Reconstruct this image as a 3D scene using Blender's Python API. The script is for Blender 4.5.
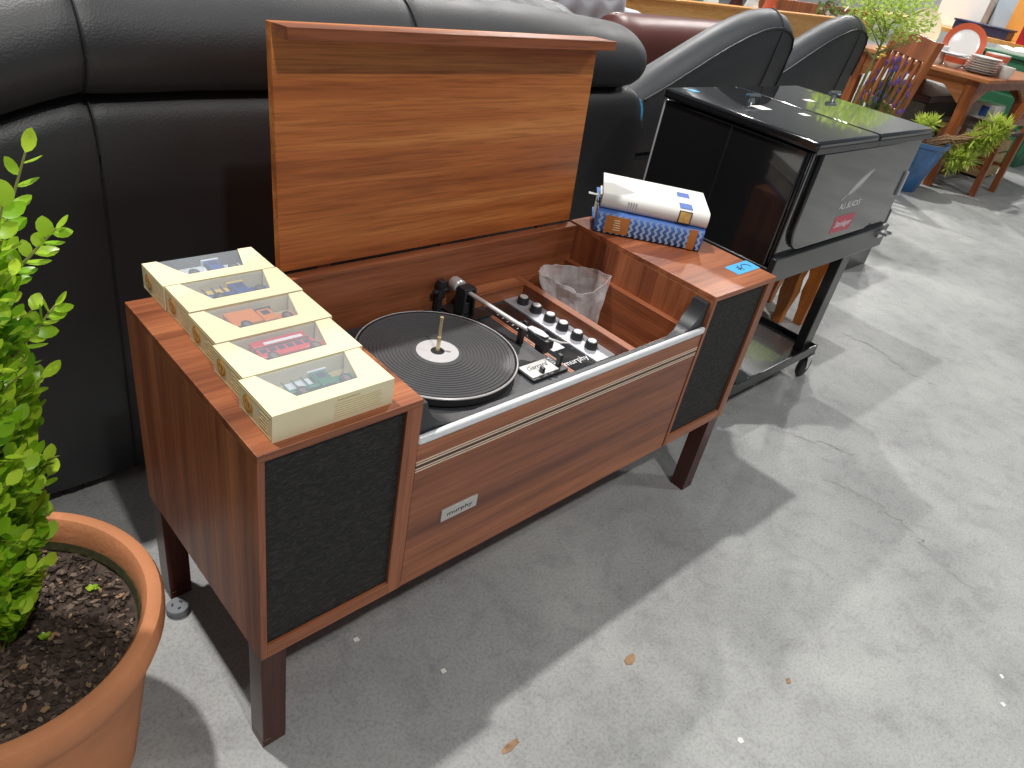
import bpy, bmesh, math, random
from mathutils import Vector, Matrix, noise
random.seed(7)
PI = math.pi
scene = bpy.context.scene
for o in list(bpy.data.objects): bpy.data.objects.remove(o)
COL = scene.collection

# ------------------------------------------------------------------ camera
cam = bpy.data.cameras.new('camera'); camo = bpy.data.objects.new('camera', cam); COL.objects.link(camo)
cam.sensor_width = 36.0; cam.lens = 736.825 / 1024 * 36.0; cam.clip_start = 0.02; cam.clip_end = 200
camo.matrix_world = Matrix(((0.72635978, 0.26545408, -0.63398392, -0.31402710),
                            (-0.66574782, 0.50098664, -0.55298483, -0.64715212),
                            (0.17082540, 0.82373935, 0.54062202, 1.23516099),
                            (0, 0, 0, 1)))
scene.camera = camo
# ------------------------------------------------------------------ world, lamps, exposure
w = bpy.data.worlds.new('world'); scene.world = w; w.use_nodes = True
bg = w.node_tree.nodes['Background']; bg.inputs[0].default_value = (0.80, 0.90, 1.0, 1); bg.inputs[1].default_value = 0.255
def ceiling_lamp(x, y, z, watts, sx, sy, col=(1, 0.975, 0.94)):
    l = bpy.data.lights.new('ceiling_lamp', 'AREA'); l.shape = 'RECTANGLE'; l.size = sx; l.size_y = sy
    l.energy = watts; l.color = col
    o = bpy.data.objects.new('ceiling_lamp', l); COL.objects.link(o); o.location = (x, y, z)
ceiling_lamp(-0.4, 1.35, 5.0, 305, 0.16, 0.13)
ceiling_lamp(-0.2, -2.7, 5.0, 185, 0.20, 0.16)
ceiling_lamp(4.6, 3.0, 5.0, 340, 0.20, 0.16)
ceiling_lamp(4.2, -2.4, 5.0, 130, 0.45, 0.25)
ceiling_lamp(9.0, 3.2, 5.0, 420, 0.45, 0.25)  # this far lamp and the next two are added to brighten the background
ceiling_lamp(8.0, 8.0, 5.0, 500, 0.45, 0.25)
ceiling_lamp(16.0, 5.0, 5.0, 600, 0.45, 0.25)
scene.view_settings.view_transform = 'Standard'; scene.view_settings.look = 'None'
scene.view_settings.exposure = -0.68; scene.view_settings.gamma = 1.0
scene.view_settings.use_curve_mapping = False

# ------------------------------------------------------------------ materials
def nt(name):
    m = bpy.data.materials.new(name); m.use_nodes = True
    return m, m.node_tree, m.node_tree.nodes['Principled BSDF']
def L(t, a, b): t.links.new(a, b)
def node(t, ty, **kw):
    n = t.nodes.new(ty)
    for k, v in kw.items():
        if k.startswith('i_'): n.inputs[k[2:].replace('_', ' ')].default_value = v
        else: setattr(n, k, v)
    return n
def c4(c): return (c[0], c[1], c[2], 1)
def srgb(r, g, b):
    f = lambda v: ((v/255)/12.92 if v/255 <= 0.04045 else (((v/255)+0.055)/1.055)**2.4)
    return (f(r), f(g), f(b))
def plain(name, col, rough=0.5, metal=0.0, coat=0.0, var=0.0, vscale=20, bump=0.0, bscale=200, spec=0.5, trans=0.0, stretch=(1,1,1), sheen=0):
    m, t, p = nt(name)
    p.inputs['Base Color'].default_value = c4(col); p.inputs['Roughness'].default_value = rough
    p.inputs['Metallic'].default_value = metal; p.inputs['Coat Weight'].default_value = coat
    p.inputs['Specular IOR Level'].default_value = spec; p.inputs['Transmission Weight'].default_value = trans
    p.inputs['Coat Roughness'].default_value = 0.04
    tc = node(t, 'ShaderNodeTexCoord'); mp = node(t, 'ShaderNodeMapping'); mp.inputs['Scale'].default_value = stretch
    L(t, tc.outputs['Object'], mp.inputs[0])
    if var:
        n = node(t, 'ShaderNodeTexNoise', i_Scale=vscale, i_Detail=5.0); L(t, mp.outputs[0], n.inputs['Vector'])
        r = node(t, 'ShaderNodeValToRGB')
        r.color_ramp.elements[0].position = 0.3; r.color_ramp.elements[1].position = 0.7
        r.color_ramp.elements[0].color = c4([max(0, x*(1-var)) for x in col]); r.color_ramp.elements[1].color = c4([min(1, x*(1+var)) for x in col])
        L(t, n.outputs['Fac'], r.inputs[0]); L(t, r.outputs[0], p.inputs['Base Color'])
    if bump:
        n = node(t, 'ShaderNodeTexNoise', i_Scale=bscale, i_Detail=4.0); L(t, mp.outputs[0], n.inputs['Vector'])
        b = node(t, 'ShaderNodeBump', i_Strength=bump, i_Distance=0.004); L(t, n.outputs['Fac'], b.inputs['Height']); L(t, b.outputs[0], p.inputs['Normal'])
    return m
def wood(name, dark, mid, light, axis, rough=0.38, seed=0.0, across=13.0, along=0.42):
    m, t, p = nt(name)
    tc = node(t, 'ShaderNodeTexCoord'); mp = node(t, 'ShaderNodeMapping')
    s = [across]*3; s[axis] = along
    mp.inputs['Scale'].default_value = s; mp.inputs['Location'].default_value = (seed, seed*1.7, seed*0.6)
    L(t, tc.outputs['Object'], mp.inputs[0])
    n1 = node(t, 'ShaderNodeTexNoise', i_Scale=1.6, i_Detail=6.0, i_Roughness=0.62, i_Distortion=0.12); L(t, mp.outputs[0], n1.inputs['Vector'])
    mp2 = node(t, 'ShaderNodeMapping'); s2 = [260.0]*3; s2[axis] = 9.0; mp2.inputs['Scale'].default_value = s2; L(t, tc.outputs['Object'], mp2.inputs[0])
    n2 = node(t, 'ShaderNodeTexNoise', i_Scale=1.0, i_Detail=3.0); L(t, mp2.outputs[0], n2.inputs['Vector'])
    r = node(t, 'ShaderNodeValToRGB'); e = r.color_ramp.elements
    e[0].position = 0.30; e[0].color = c4(dark); e[1].position = 0.70; e[1].color = c4(light)
    k = e.new(0.5); k.color = c4(mid)
    L(t, n1.outputs['Fac'], r.inputs[0])
    mx = node(t, 'ShaderNodeMixRGB', blend_type='MULTIPLY'); mx.inputs[0].default_value = 0.5
    r2 = node(t, 'ShaderNodeValToRGB'); r2.color_ramp.elements[0].position = 0.35; r2.color_ramp.elements[1].position = 0.55
    r2.color_ramp.elements[0].color = (0.45, 0.4, 0.38, 1); r2.color_ramp.elements[1].color = (1, 1, 1, 1)
    L(t, n2.outputs['Fac'], r2.inputs[0]); L(t, r.outputs[0], mx.inputs[1]); L(t, r2.outputs[0], mx.inputs[2]); L(t, mx.outputs[0], p.inputs['Base Color'])
    p.inputs['Roughness'].default_value = rough
    b = node(t, 'ShaderNodeBump', i_Strength=0.08, i_Distance=0.001); L(t, n2.outputs['Fac'], b.inputs['Height']); L(t, b.outputs[0], p.inputs['Normal'])
    return m
TD, TM, TL = srgb(114, 61, 38), srgb(159, 93, 59), srgb(194, 122, 80)
M = {}
M['teak_x'] = wood('teak_x', TD, TM, TL, 0)
M['teak_z'] = wood('teak_z', TD, TM, TL, 2, seed=3.1)
M['teak_y'] = wood('teak_y', TD, TM, TL, 1, seed=5.3)
M['teak_lid_lit'] = wood('teak_lid_lit', srgb(130, 66, 30), srgb(188, 108, 54), srgb(222, 146, 78), 0, seed=9.0, across=10)  # same teak, colour raised so the lid looks more brightly lit
M['leg_wood'] = wood('leg_wood', srgb(58, 27, 20), srgb(76, 37, 28), srgb(92, 47, 36), 2, rough=0.3)
M['chair_wood'] = wood('chair_wood', srgb(118, 62, 32), srgb(150, 84, 44), srgb(176, 106, 60), 2, rough=0.35, seed=2)
M['table_wood'] = wood('table_wood', srgb(146, 86, 46), srgb(178, 112, 66), srgb(202, 138, 90), 1, rough=0.3, seed=4)
M['pine'] = wood('pine', srgb(205, 140, 70), srgb(222, 162, 92), srgb(236, 184, 120), 0, seed=1)
M['orange_wood'] = wood('orange_wood', srgb(165, 90, 30), srgb(190, 112, 45), srgb(210, 135, 65), 2, seed=1, rough=0.35)
def leather(name, col, rough=0.40):
    m, t, p = nt(name); p.inputs['Base Color'].default_value = c4(col); p.inputs['Specular IOR Level'].default_value = 0.75
    tc = node(t, 'ShaderNodeTexCoord')
    n = node(t, 'ShaderNodeTexVoronoi', i_Scale=260.0); L(t, tc.outputs['Object'], n.inputs['Vector'])
    n2 = node(t, 'ShaderNodeTexNoise', i_Scale=7.0, i_Detail=6.0); L(t, tc.outputs['Object'], n2.inputs['Vector'])
    mr = node(t, 'ShaderNodeMapRange'); mr.inputs[3].default_value = rough-0.10; mr.inputs[4].default_value = rough+0.16
    L(t, n2.outputs['Fac'], mr.inputs[0]); L(t, mr.outputs[0], p.inputs['Roughness'])
    a = node(t, 'ShaderNodeMath', operation='MULTIPLY_ADD'); a.inputs[1].default_value = 5.0; L(t, n2.outputs['Fac'], a.inputs[0]); L(t, n.outputs['Distance'], a.inputs[2])
    b = node(t, 'ShaderNodeBump', i_Strength=0.09, i_Distance=0.004); L(t, a.outputs[0], b.inputs['Height']); L(t, b.outputs[0], p.inputs['Normal'])
    return m
M['leather'] = leather('black_leather', (0.019, 0.019, 0.021), 0.48)
M['leather_grey_lit'] = leather('lit_grey_leather', (0.040, 0.044, 0.050), 0.48)  # black leather greyed to paint light onto recliner backs; headrests share it
M['leather_brown'] = leather('brown_leather', srgb(92, 40, 34))
M['piping'] = plain('piping', (0.012, 0.012, 0.013), 0.5)
M['black_plastic'] = plain('black_plastic', (0.03, 0.032, 0.036), 0.42, bump=0.05, bscale=900)
M['deck_black'] = plain('deck_black', (0.042, 0.045, 0.050), 0.45, bump=0.06, bscale=1200)
M['black_gloss'] = plain('black_gloss', (0.010, 0.010, 0.011), 0.12, coat=1.0)
M['black_metal'] = plain('black_metal', (0.018, 0.018, 0.019), 0.32, coat=0.4)
M['rubber_mat'] = plain('rubber_mat', (0.105, 0.108, 0.112), 0.38)
M['rubber'] = plain('rubber', (0.015, 0.015, 0.016), 0.6)
M['chrome'] = plain('chrome', (0.75, 0.75, 0.76), 0.16, metal=1.0)
M['silver'] = plain('silver', (0.82, 0.82, 0.82), 0.3, metal=0.35)
M['aluminium'] = plain('aluminium', (0.88, 0.89, 0.91), 0.42, metal=0.2, var=0.08, vscale=60, stretch=(1, 8, 8))
M['alu_plate'] = plain('alu_plate', (0.52, 0.53, 0.57), 0.45, metal=0.35)
M['plug_grey'] = plain('plug_grey', srgb(120, 124, 128), 0.6)
M['badge'] = plain('badge', (0.60, 0.58, 0.55), 0.35, metal=0.6)
M['label_disc'] = plain('label_disc', (0.74, 0.74, 0.75), 0.4, metal=0.15)
M['white_plate'] = plain('white_plate', (0.80, 0.80, 0.78), 0.35)
M['brass'] = plain('brass', (0.74, 0.60, 0.36), 0.3, metal=0.45)
M['copper'] = plain('copper', srgb(214, 130, 90), 0.4)
M['beige'] = plain('beige', srgb(226, 212, 190), 0.35, metal=0.1)
M['groove'] = plain('groove', srgb(84, 50, 36), 0.5)
M['ink'] = plain('ink', (0.02, 0.02, 0.025), 0.6)
M['ink_blue'] = plain('ink_blue', (0.02, 0.05, 0.16), 0.6)
M['white_ink'] = plain('white_ink', (0.82, 0.83, 0.85), 0.5)
M['white_print'] = plain('white_print', (0.85, 0.87, 0.9), 0.4)
M['card'] = plain('card', srgb(240, 228, 190), 0.6, var=0.03, vscale=15)
M['card_in'] = plain('card_in', srgb(226, 218, 190), 0.7)
M['card_print'] = plain('card_print', srgb(208, 188, 136), 0.7)
M['crate_wood'] = plain('crate_wood', srgb(176, 150, 104), 0.8, var=0.2)
M['roundel'] = plain('roundel', srgb(205, 150, 66), 0.6)
M['roundel_in'] = plain('roundel_in', srgb(226, 182, 104), 0.6)
M['paper'] = plain('paper', srgb(236, 234, 228), 0.6)
M['page'] = plain('page', srgb(225, 218, 200), 0.7, var=0.1, vscale=5, stretch=(1, 1, 400))
M['tape'] = plain('tape', srgb(70, 172, 226), 0.55, bump=0.15, bscale=600, var=0.06)
M['book_blue'] = plain('book_blue', srgb(72, 114, 188), 0.5)
M['cover_blue'] = plain('cover_blue', srgb(50, 96, 176), 0.5)
M['cover_yellow'] = plain('cover_yellow', srgb(228, 190, 110), 0.5, var=0.25, vscale=120)
M['spine_tan'] = plain('spine_tan', srgb(196, 126, 62), 0.5)
M['wave_light'] = plain('wave_light', srgb(168, 200, 236), 0.5)
M['terracotta'] = plain('terracotta', srgb(204, 134, 90), 0.75, var=0.16, vscale=7, bump=0.25, bscale=120)
M['moss'] = plain('moss', srgb(62, 62, 30), 0.9, var=0.5, vscale=80)
M['soil'] = plain('soil', srgb(70, 57, 49), 0.95, var=0.6, vscale=60, bump=0.8, bscale=160)
M['bark'] = plain('bark', srgb(112, 96, 84), 0.9, var=0.5, vscale=50)
M['bark_light'] = plain('bark_light', srgb(160, 128, 96), 0.85, var=0.3, vscale=60)
M['stem'] = plain('stem', srgb(140, 140, 80), 0.7)
M['twig'] = plain('twig', srgb(120, 95, 65), 0.8)
M['blue_glaze'] = plain('blue_glaze', srgb(44, 98, 150), 0.2, coat=0.6, var=0.25, vscale=8)
M['fabric_grey'] = plain('fabric_grey', srgb(186, 188, 194), 0.9, bump=0.1, bscale=300)
M['green_paint'] = plain('green_paint', srgb(48, 112, 78), 0.5)
M['navy'] = plain('navy', srgb(44, 50, 84), 0.4)
M['orange_board'] = plain('orange_board', srgb(236, 166, 78), 0.5)
M['crimson'] = plain('crimson', srgb(170, 14, 36), 0.5)
M['pale_blue'] = plain('pale_blue', srgb(176, 192, 205), 0.5)
M['china'] = plain('china', srgb(238, 238, 234), 0.15, coat=0.5)
M['china_red'] = plain('china_red', srgb(206, 98, 66), 0.2, coat=0.4)
M['red_print'] = plain('red_print', srgb(196, 62, 84), 0.35)
M['shade_cloth'] = plain('dark_cloth', srgb(74, 66, 58), 0.9, var=0.2)
M['lavender'] = plain('lavender', srgb(118, 84, 170), 0.7)
M['yellow_petal'] = plain('yellow_petal', srgb(240, 210, 60), 0.6)
M['pale_flower'] = plain('pale_flower', srgb(232, 214, 208), 0.7)
def leafmat(name, c1, c2, rough=0.35, transl=0.35):
    m, t, p = nt(name)
    oi = node(t, 'ShaderNodeObjectInfo'); g = node(t, 'ShaderNodeNewGeometry')
    a = node(t, 'ShaderNodeMath', operation='ADD'); L(t, oi.outputs['Random'], a.inputs[0]); L(t, g.outputs['Random Per Island'], a.inputs[1])
    fr = node(t, 'ShaderNodeMath', operation='FRACT'); L(t, a.outputs[0], fr.inputs[0])
    r = node(t, 'ShaderNodeValToRGB'); r.color_ramp.elements[0].color = c4(c1); r.color_ramp.elements[1].color = c4(c2); L(t, fr.outputs[0], r.inputs[0])
    L(t, r.outputs[0], p.inputs['Base Color']); p.inputs['Roughness'].default_value = rough
    tr = node(t, 'ShaderNodeBsdfTranslucent'); L(t, r.outputs[0], tr.inputs['Color'])
    mx = node(t, 'ShaderNodeMixShader'); mx.inputs[0].default_value = transl
    L(t, p.outputs[0], mx.inputs[1]); L(t, tr.outputs[0], mx.inputs[2]); L(t, mx.outputs[0], t.nodes['Material Output'].inputs[0])
    return m
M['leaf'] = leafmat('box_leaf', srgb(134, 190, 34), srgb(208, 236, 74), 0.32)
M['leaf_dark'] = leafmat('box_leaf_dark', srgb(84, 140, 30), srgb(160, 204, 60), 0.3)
M['leaf_lime'] = leafmat('leaf_lime', srgb(168, 200, 80), srgb(222, 236, 140), 0.5, 0.45)
M['spike'] = leafmat('spike_leaf', srgb(170, 196, 70), srgb(224, 232, 128), 0.45)
M['leaf_olive'] = leafmat('leaf_olive', srgb(70, 96, 48), srgb(130, 150, 90), 0.6)
def film(name, col, fac, rough=0.1):
    m, t, p = nt(name)
    p.inputs['Base Color'].default_value = c4(col); p.inputs['Roughness'].default_value = rough; p.inputs['Specular IOR Level'].default_value = 0.8
    tr = node(t, 'ShaderNodeBsdfTransparent'); mx = node(t, 'ShaderNodeMixShader'); mx.inputs[0].default_value = fac
    L(t, tr.outputs[0], mx.inputs[1]); L(t, p.outputs[0], mx.inputs[2]); L(t, mx.outputs[0], t.nodes['Material Output'].inputs[0])
    return m
M['window_film'] = film('window_film', (0.7, 0.74, 0.78), 0.16, 0.08)
M['bag_film'] = film('bag_film', (0.86, 0.85, 0.86), 0.40, 0.16)
_t = M['bag_film'].node_tree; _n = node(_t, 'ShaderNodeTexNoise', i_Scale=14.0, i_Detail=4.0, i_Distortion=1.2); _c = node(_t, 'ShaderNodeTexCoord'); L(_t, _c.outputs['Object'], _n.inputs['Vector'])
_r = node(_t, 'ShaderNodeMapRange'); _r.inputs[1].default_value = 0.3; _r.inputs[2].default_value = 0.7; _r.inputs[3].default_value = 0.24; _r.inputs[4].default_value = 0.70  # noise-varied opacity paints whitish streak highlights into the bag
L(_t, _n.outputs['Fac'], _r.inputs[0]); L(_t, _r.outputs[0], [q for q in _t.nodes if q.type == 'MIX_SHADER'][0].inputs[0])
def grille_mat():
    m, t, p = nt('speaker_cloth')
    tc = node(t, 'ShaderNodeTexCoord'); mp = node(t, 'ShaderNodeMapping'); mp.inputs['Scale'].default_value = (110, 110, 420); L(t, tc.outputs['Object'], mp.inputs[0])
    n = node(t, 'ShaderNodeTexNoise', i_Scale=1.0, i_Detail=3.0, i_Roughness=0.7); L(t, mp.outputs[0], n.inputs['Vector'])
    r = node(t, 'ShaderNodeValToRGB'); e = r.color_ramp.elements
    e[0].position = 0.46; e[0].color = (0.006, 0.006, 0.006, 1); e[1].position = 0.80; e[1].color = (0.060, 0.055, 0.048, 1)
    L(t, n.outputs['Fac'], r.inputs[0]); L(t, r.outputs[0], p.inputs['Base Color']); p.inputs['Roughness'].default_value = 0.75
    b = node(t, 'ShaderNodeBump', i_Strength=0.7, i_Distance=0.002); L(t, n.outputs['Fac'], b.inputs['Height']); L(t, b.outputs[0], p.inputs['Normal'])
    return m
M['grille'] = grille_mat()
def concrete():
    m, t, p = nt('concrete')
    tc = node(t, 'ShaderNodeTexCoord')
    def nz(sc, d=8.0, r=0.6, dist=0.0):
        n = node(t, 'ShaderNodeTexNoise', i_Scale=sc, i_Detail=d, i_Roughness=r, i_Distortion=dist); L(t, tc.outputs['Object'], n.inputs['Vector']); return n
    def ramp(src, stops):
        r = node(t, 'ShaderNodeValToRGB'); e = r.color_ramp.elements
        e[0].position, e[0].color = stops[0][0], c4(stops[0][1]); e[1].position, e[1].color = stops[-1][0], c4(stops[-1][1])
        for s in stops[1:-1]: k = e.new(s[0]); k.color = c4(s[1])
        L(t, src, r.inputs[0]); return r
    def mul(a, b, f=1.0, ty='MULTIPLY'):
        x = node(t, 'ShaderNodeMixRGB', blend_type=ty); x.inputs[0].default_value = f; L(t, a, x.inputs[1]); L(t, b, x.inputs[2]); return x.outputs[0]
    base = ramp(nz(2.2, 9, 0.62, 0.4).outputs['Fac'], [(0.3, srgb(150, 151, 150)), (0.5, srgb(168, 169, 167)), (0.7, srgb(184, 185, 182))]).outputs[0]
    fine = ramp(nz(150, 5, 0.75).outputs['Fac'], [(0.32, (0.62, 0.62, 0.62)), (0.54, (1, 1, 1)), (0.75, (1.0, 1.0, 1.0))]).outputs[0]
    mid = ramp(nz(14, 7, 0.7, 0.6).outputs['Fac'], [(0.25, (0.70, 0.70, 0.71)), (0.52, (1, 1, 1)), (0.8, (1, 1, 1))]).outputs[0]
    c = mul(base, fine, 0.85); c = mul(c, mid, 0.85)
    # sparse dark pits
    pits = ramp(nz(33, 3, 0.5, 1.5).outputs['Fac'], [(0.20, (0.5, 0.49, 0.48)), (0.25, (1, 1, 1)), (1, (1, 1, 1))]).outputs[0]
    c = mul(c, pits, 0.8)
    L(t, c, p.inputs['Base Color'])
    rr = node(t, 'ShaderNodeMapRange'); rr.inputs[3].default_value = 0.42; rr.inputs[4].default_value = 0.68; L(t, nz(6, 5).outputs['Fac'], rr.inputs[0]); L(t, rr.outputs[0], p.inputs['Roughness'])
    b = node(t, 'ShaderNodeBump', i_Strength=0.25, i_Distance=0.004); L(t, nz(60, 6, 0.7).outputs['Fac'], b.inputs['Height']); L(t, b.outputs[0], p.inputs['Normal'])
    return m
M['concrete'] = concrete()
M['wall'] = plain('wall_paint', srgb(206, 208, 206), 0.8, var=0.05, vscale=2)

# ------------------------------------------------------------------ mesh helpers
class MB:
    def __init__(s): s.v = []; s.f = []
    def add(s, vs, fs):
        k = len(s.v); s.v += [tuple(p) for p in vs]; s.f += [tuple(i+k for i in f) for f in fs]; return s
    def box(s, x0, x1, y0, y1, z0, z1):
        return s.add([(x0,y0,z0),(x1,y0,z0),(x1,y1,z0),(x0,y1,z0),(x0,y0,z1),(x1,y0,z1),(x1,y1,z1),(x0,y1,z1)],
                     [(0,3,2,1),(4,5,6,7),(0,1,5,4),(1,2,6,5),(2,3,7,6),(3,0,4,7)])
    def prism(s, poly, axis, a0, a1):
        n = len(poly)
        def P(p, a):
            q = list(p); q.insert(axis, a); return tuple(q)
        return s.add([P(p, a0) for p in poly]+[P(p, a1) for p in poly],
                     [tuple(range(n-1, -1, -1)), tuple(range(n, 2*n))]+[(i, (i+1) % n, n+(i+1) % n, n+i) for i in range(n)])
    def lathe(s, prof, c=(0, 0, 0), n=32, close=False):
        vs = []; fs = []; m = len(prof)
        for i in range(n):
            a = 2*PI*i/n; ca, sa = math.cos(a), math.sin(a)
            vs += [(c[0]+r*ca, c[1]+r*sa, c[2]+z) for r, z in prof]
        for i in range(n):
            j = (i+1) % n
            for k in range(m-1 + (1 if close else 0)):
                fs.append((i*m+k, j*m+k, j*m+(k+1) % m, i*m+(k+1) % m))
        if not close:
            if prof[0][0] > 1e-6: fs.append(tuple(i*m for i in range(n-1, -1, -1)))
            if prof[-1][0] > 1e-6: fs.append(tuple(i*m+m-1 for i in range(n)))
        return s.add(vs, fs)
    def tube(s, pts, r, n=8, cap=True):
        pts = [Vector(p) for p in pts]; R = r if isinstance(r, (list, tuple)) else [r]*len(pts)
        vs = []; fs = []; up = Vector((0, 0, 1))
        for i, p in enumerate(pts):
            d = (pts[min(i+1, len(pts)-1)] - pts[max(i-1, 0)]).normalized()
            a = d.cross(up)
            if a.length < 1e-3: a = d.cross(Vector((1, 0, 0)))
            a.normalize(); b = d.cross(a).normalized()
            vs += [p + (a*math.cos(2*PI*k/n) + b*math.sin(2*PI*k/n))*R[i] for k in range(n)]
        for i in range(len(pts)-1):
            for k in range(n): fs.append((i*n+k, i*n+(k+1) % n, (i+1)*n+(k+1) % n, (i+1)*n+k))
        if cap: fs += [tuple(range(n-1, -1, -1)), tuple(range((len(pts)-1)*n, len(pts)*n))]
        return s.add(vs, fs)
    def loft(s, rings, closed=True, cap=True):
        n = len(rings[0]); vs = [p for r in rings for p in r]; fs = []
        for i in range(len(rings)-1):
            for k in range(n if closed else n-1): fs.append((i*n+k, i*n+(k+1) % n, (i+1)*n+(k+1) % n, (i+1)*n+k))
        if cap: fs += [tuple(range(n-1, -1, -1)), tuple(range((len(rings)-1)*n, len(rings)*n))]
        return s.add(vs, fs)
    def bar(s, a, b, wx, wy, up=(0, 0, 1)):
        a, b = Vector(a), Vector(b); d = (b-a).normalized(); u = Vector(up)
        x = d.cross(u)
        if x.length < 1e-3: x = Vector((1, 0, 0))
        x.normalize(); y = d.cross(x).normalized()
        q = [(-1,-1),(1,-1),(1,1),(-1,1)]
        return s.loft([[p + x*wx/2*i + y*wy/2*j for i, j in q] for p in (a, b)])
    def text(s, body, size, mat, depth=0.0002, shear=0.0):
        cu = bpy.data.curves.new('t', 'FONT'); cu.body = body; cu.size = size; cu.extrude = depth; cu.shear = shear; cu.align_x = 'CENTER'; cu.align_y = 'CENTER'; cu.resolution_u = 3
        o = bpy.data.objects.new('t', cu); COL.objects.link(o)
        dg = bpy.context.evaluated_depsgraph_get(); me = bpy.data.meshes.new_from_object(o.evaluated_get(dg))
        s.add([mat @ v.co for v in me.vertices], [tuple(p.vertices) for p in me.polygons])
        bpy.data.objects.remove(o); bpy.data.curves.remove(cu); bpy.data.meshes.remove(me); return s
    def tf(s, m): s.v = [tuple(m @ Vector(p)) for p in s.v]; return s

def build(name, mb, mat, parent=None, bevel=0.0, smooth=True, angle=35, local=False, kind=None, label=None, seg=2, sub=0):
    me = bpy.data.meshes.new(name)
    vs = mb.v
    if parent is not None and not local:
        off = parent_off(parent); vs = [(p[0]-off[0], p[1]-off[1], p[2]-off[2]) for p in vs]
    me.from_pydata(vs, [], mb.f); me.validate()
    bm = bmesh.new(); bm.from_mesh(me); bmesh.ops.recalc_face_normals(bm, faces=bm.faces); bm.to_mesh(me); bm.free()
    me.materials.append(M[mat] if isinstance(mat, str) else mat)
    if smooth:
        me.shade_smooth(); me.set_sharp_from_angle(angle=math.radians(angle))
    o = bpy.data.objects.new(name, me); COL.objects.link(o)
    if parent is not None: o.parent = parent
    if bevel:
        b = o.modifiers.new('bevel', 'BEVEL'); b.width = bevel; b.segments = seg; b.limit_method = 'ANGLE'; b.angle_limit = math.radians(40)
    if sub:
        b = o.modifiers.new('sub', 'SUBSURF'); b.levels = sub; b.render_levels = sub
    if kind: o['kind'] = kind
    if label: o['label'] = label
    return o
def parent_off(p):
    off = Vector((0, 0, 0))
    while p is not None: off += p.location; p = p.parent
    return off
def tag(o, label, cat, group=None):
    o['label'] = label; o['category'] = cat
    if group: o['group'] = group
    return o
def thing(name, loc, label, cat, group=None, rot=(0, 0, 0)):
    o = bpy.data.objects.new(name, None); COL.objects.link(o); o.location = loc; o.rotation_euler = rot; o.empty_display_size = 0.05
    return tag(o, label, cat, group)
def B(*a): return MB().box(*a)
def struct(o): o['kind'] = 'structure'; return o

# ------------------------------------------------------------------ setting
FLOOR = struct(build('floor', B(-6, 22, -7, 16, -0.05, 0), 'concrete'))
M['crack'] = plain('crack', srgb(146, 145, 142), 0.8, var=0.3, vscale=40)
def crack(pts, wid, seed):
    rc = random.Random(seed); m = MB(); P = []
    for a, b in zip(pts, pts[1:]):
        for k in range(9):
            u = k/9; P.append((a[0]+(b[0]-a[0])*u+rc.uniform(-.014, .014), a[1]+(b[1]-a[1])*u+rc.uniform(-.014, .014), wid*rc.uniform(0.1, 0.8)))
    P[0] = (*P[0][:2], 0.0004); P[-1] = (*P[-1][:2], 0.0004)
    top = [(x+w_, y+w_*0.4, 0.0005) for x, y, w_ in P]; bot = [(x-w_, y-w_*0.4, 0.0005) for x, y, w_ in P]; n = len(P)
    m.v += top+bot; m.f += [(i, i+1, n+i+1, n+i) for i in range(n-1)]
    build('crack', m, 'crack', FLOOR, smooth=False)
crack([(2.66, 0.22), (2.67, 0.07), (2.60, -0.07), (2.62, -0.20)], 0.006, 1)
crack([(1.64, -0.20), (1.675, -0.33), (1.66, -0.44), (1.60, -0.56), (1.564, -0.69)], 0.0045, 2)
crack([(1.72, 0.02), (1.80, -0.10), (1.86, -0.24)], 0.004, 3)
struct(build('wall_back', B(-6, 22, 15.0, 15.2, 0, 5), 'wall'))
struct(build('wall_right', B(21.8, 22, -7, 15, 0, 5), 'wall'))

# ================================================================== radiogram
RG = thing('radiogram', (0.625, 0.21, 0), 'long teak radiogram cabinet on square legs with its lid propped open', 'radiogram')
H, D, h = 0.634, 0.423, 0.240
def speaker(x0, x1):
    build('top_panel', B(x0, x1, 0, D, H-0.012, H), 'teak_x', RG, bevel=0.0008)
    build('side_panel', B(x0, x0+0.010, 0.0, D, h, H-0.012), 'teak_z', RG, bevel=0.0006)
    build('side_panel', B(x1-0.027, x1, 0.0, D, h, H-0.012), 'teak_z', RG, bevel=0.0006)
    build('bottom_panel', B(x0+0.010, x1-0.027, 0, D, h, h+0.026), 'teak_x', RG, bevel=0.0006)
    build('back_panel', B(x0+0.010, x1-0.027, D-0.012, D, h+0.026, H-0.012), 'teak_x', RG)
    build('speaker_grille', B(x0+0.010, x1-0.027, 0.006, 0.020, h+0.026, H-0.012), 'grille', RG, label='black woven speaker cloth')
speaker(0.0, 0.250); speaker(1.0, 1.25)
fp = build('front_panel', B(0.252, 0.998, 0.002, 0.018, 0.252, 0.549), 'teak_x', RG, bevel=0.0006)
for z in (0.5135, 0.5085, 0.5000, 0.4950):
    build('inlay_line', B(0.252, 0.998, 0.0012, 0.004, z-0.0010, z+0.0010), 'beige', fp)
build('inlay_groove', B(0.252, 0.998, 0.0016, 0.004, 0.5012, 0.5073), 'groove', fp)
bd = build('name_badge', B(0.320, 0.399, -0.001, 0.004, 0.3555, 0.3815), 'badge', fp, bevel=0.0008, label='small metal badge with dark lettering')
bd2 = MB().text('murphy', 0.0125, Matrix.Translation((0.3595, -0.0012, 0.3685)) @ Matrix.Rotation(PI/2, 4, 'X') @ Matrix.Scale(1.45, 4, (1, 0, 0)))
build('badge_lettering', bd2, 'ink', fp, smooth=False)
build('front_trim', B(0.250, 1.0, -0.002, 0.0085, 0.548, 0.5635), 'aluminium', RG, bevel=0.0045, label='bright aluminium trim strip')
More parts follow.
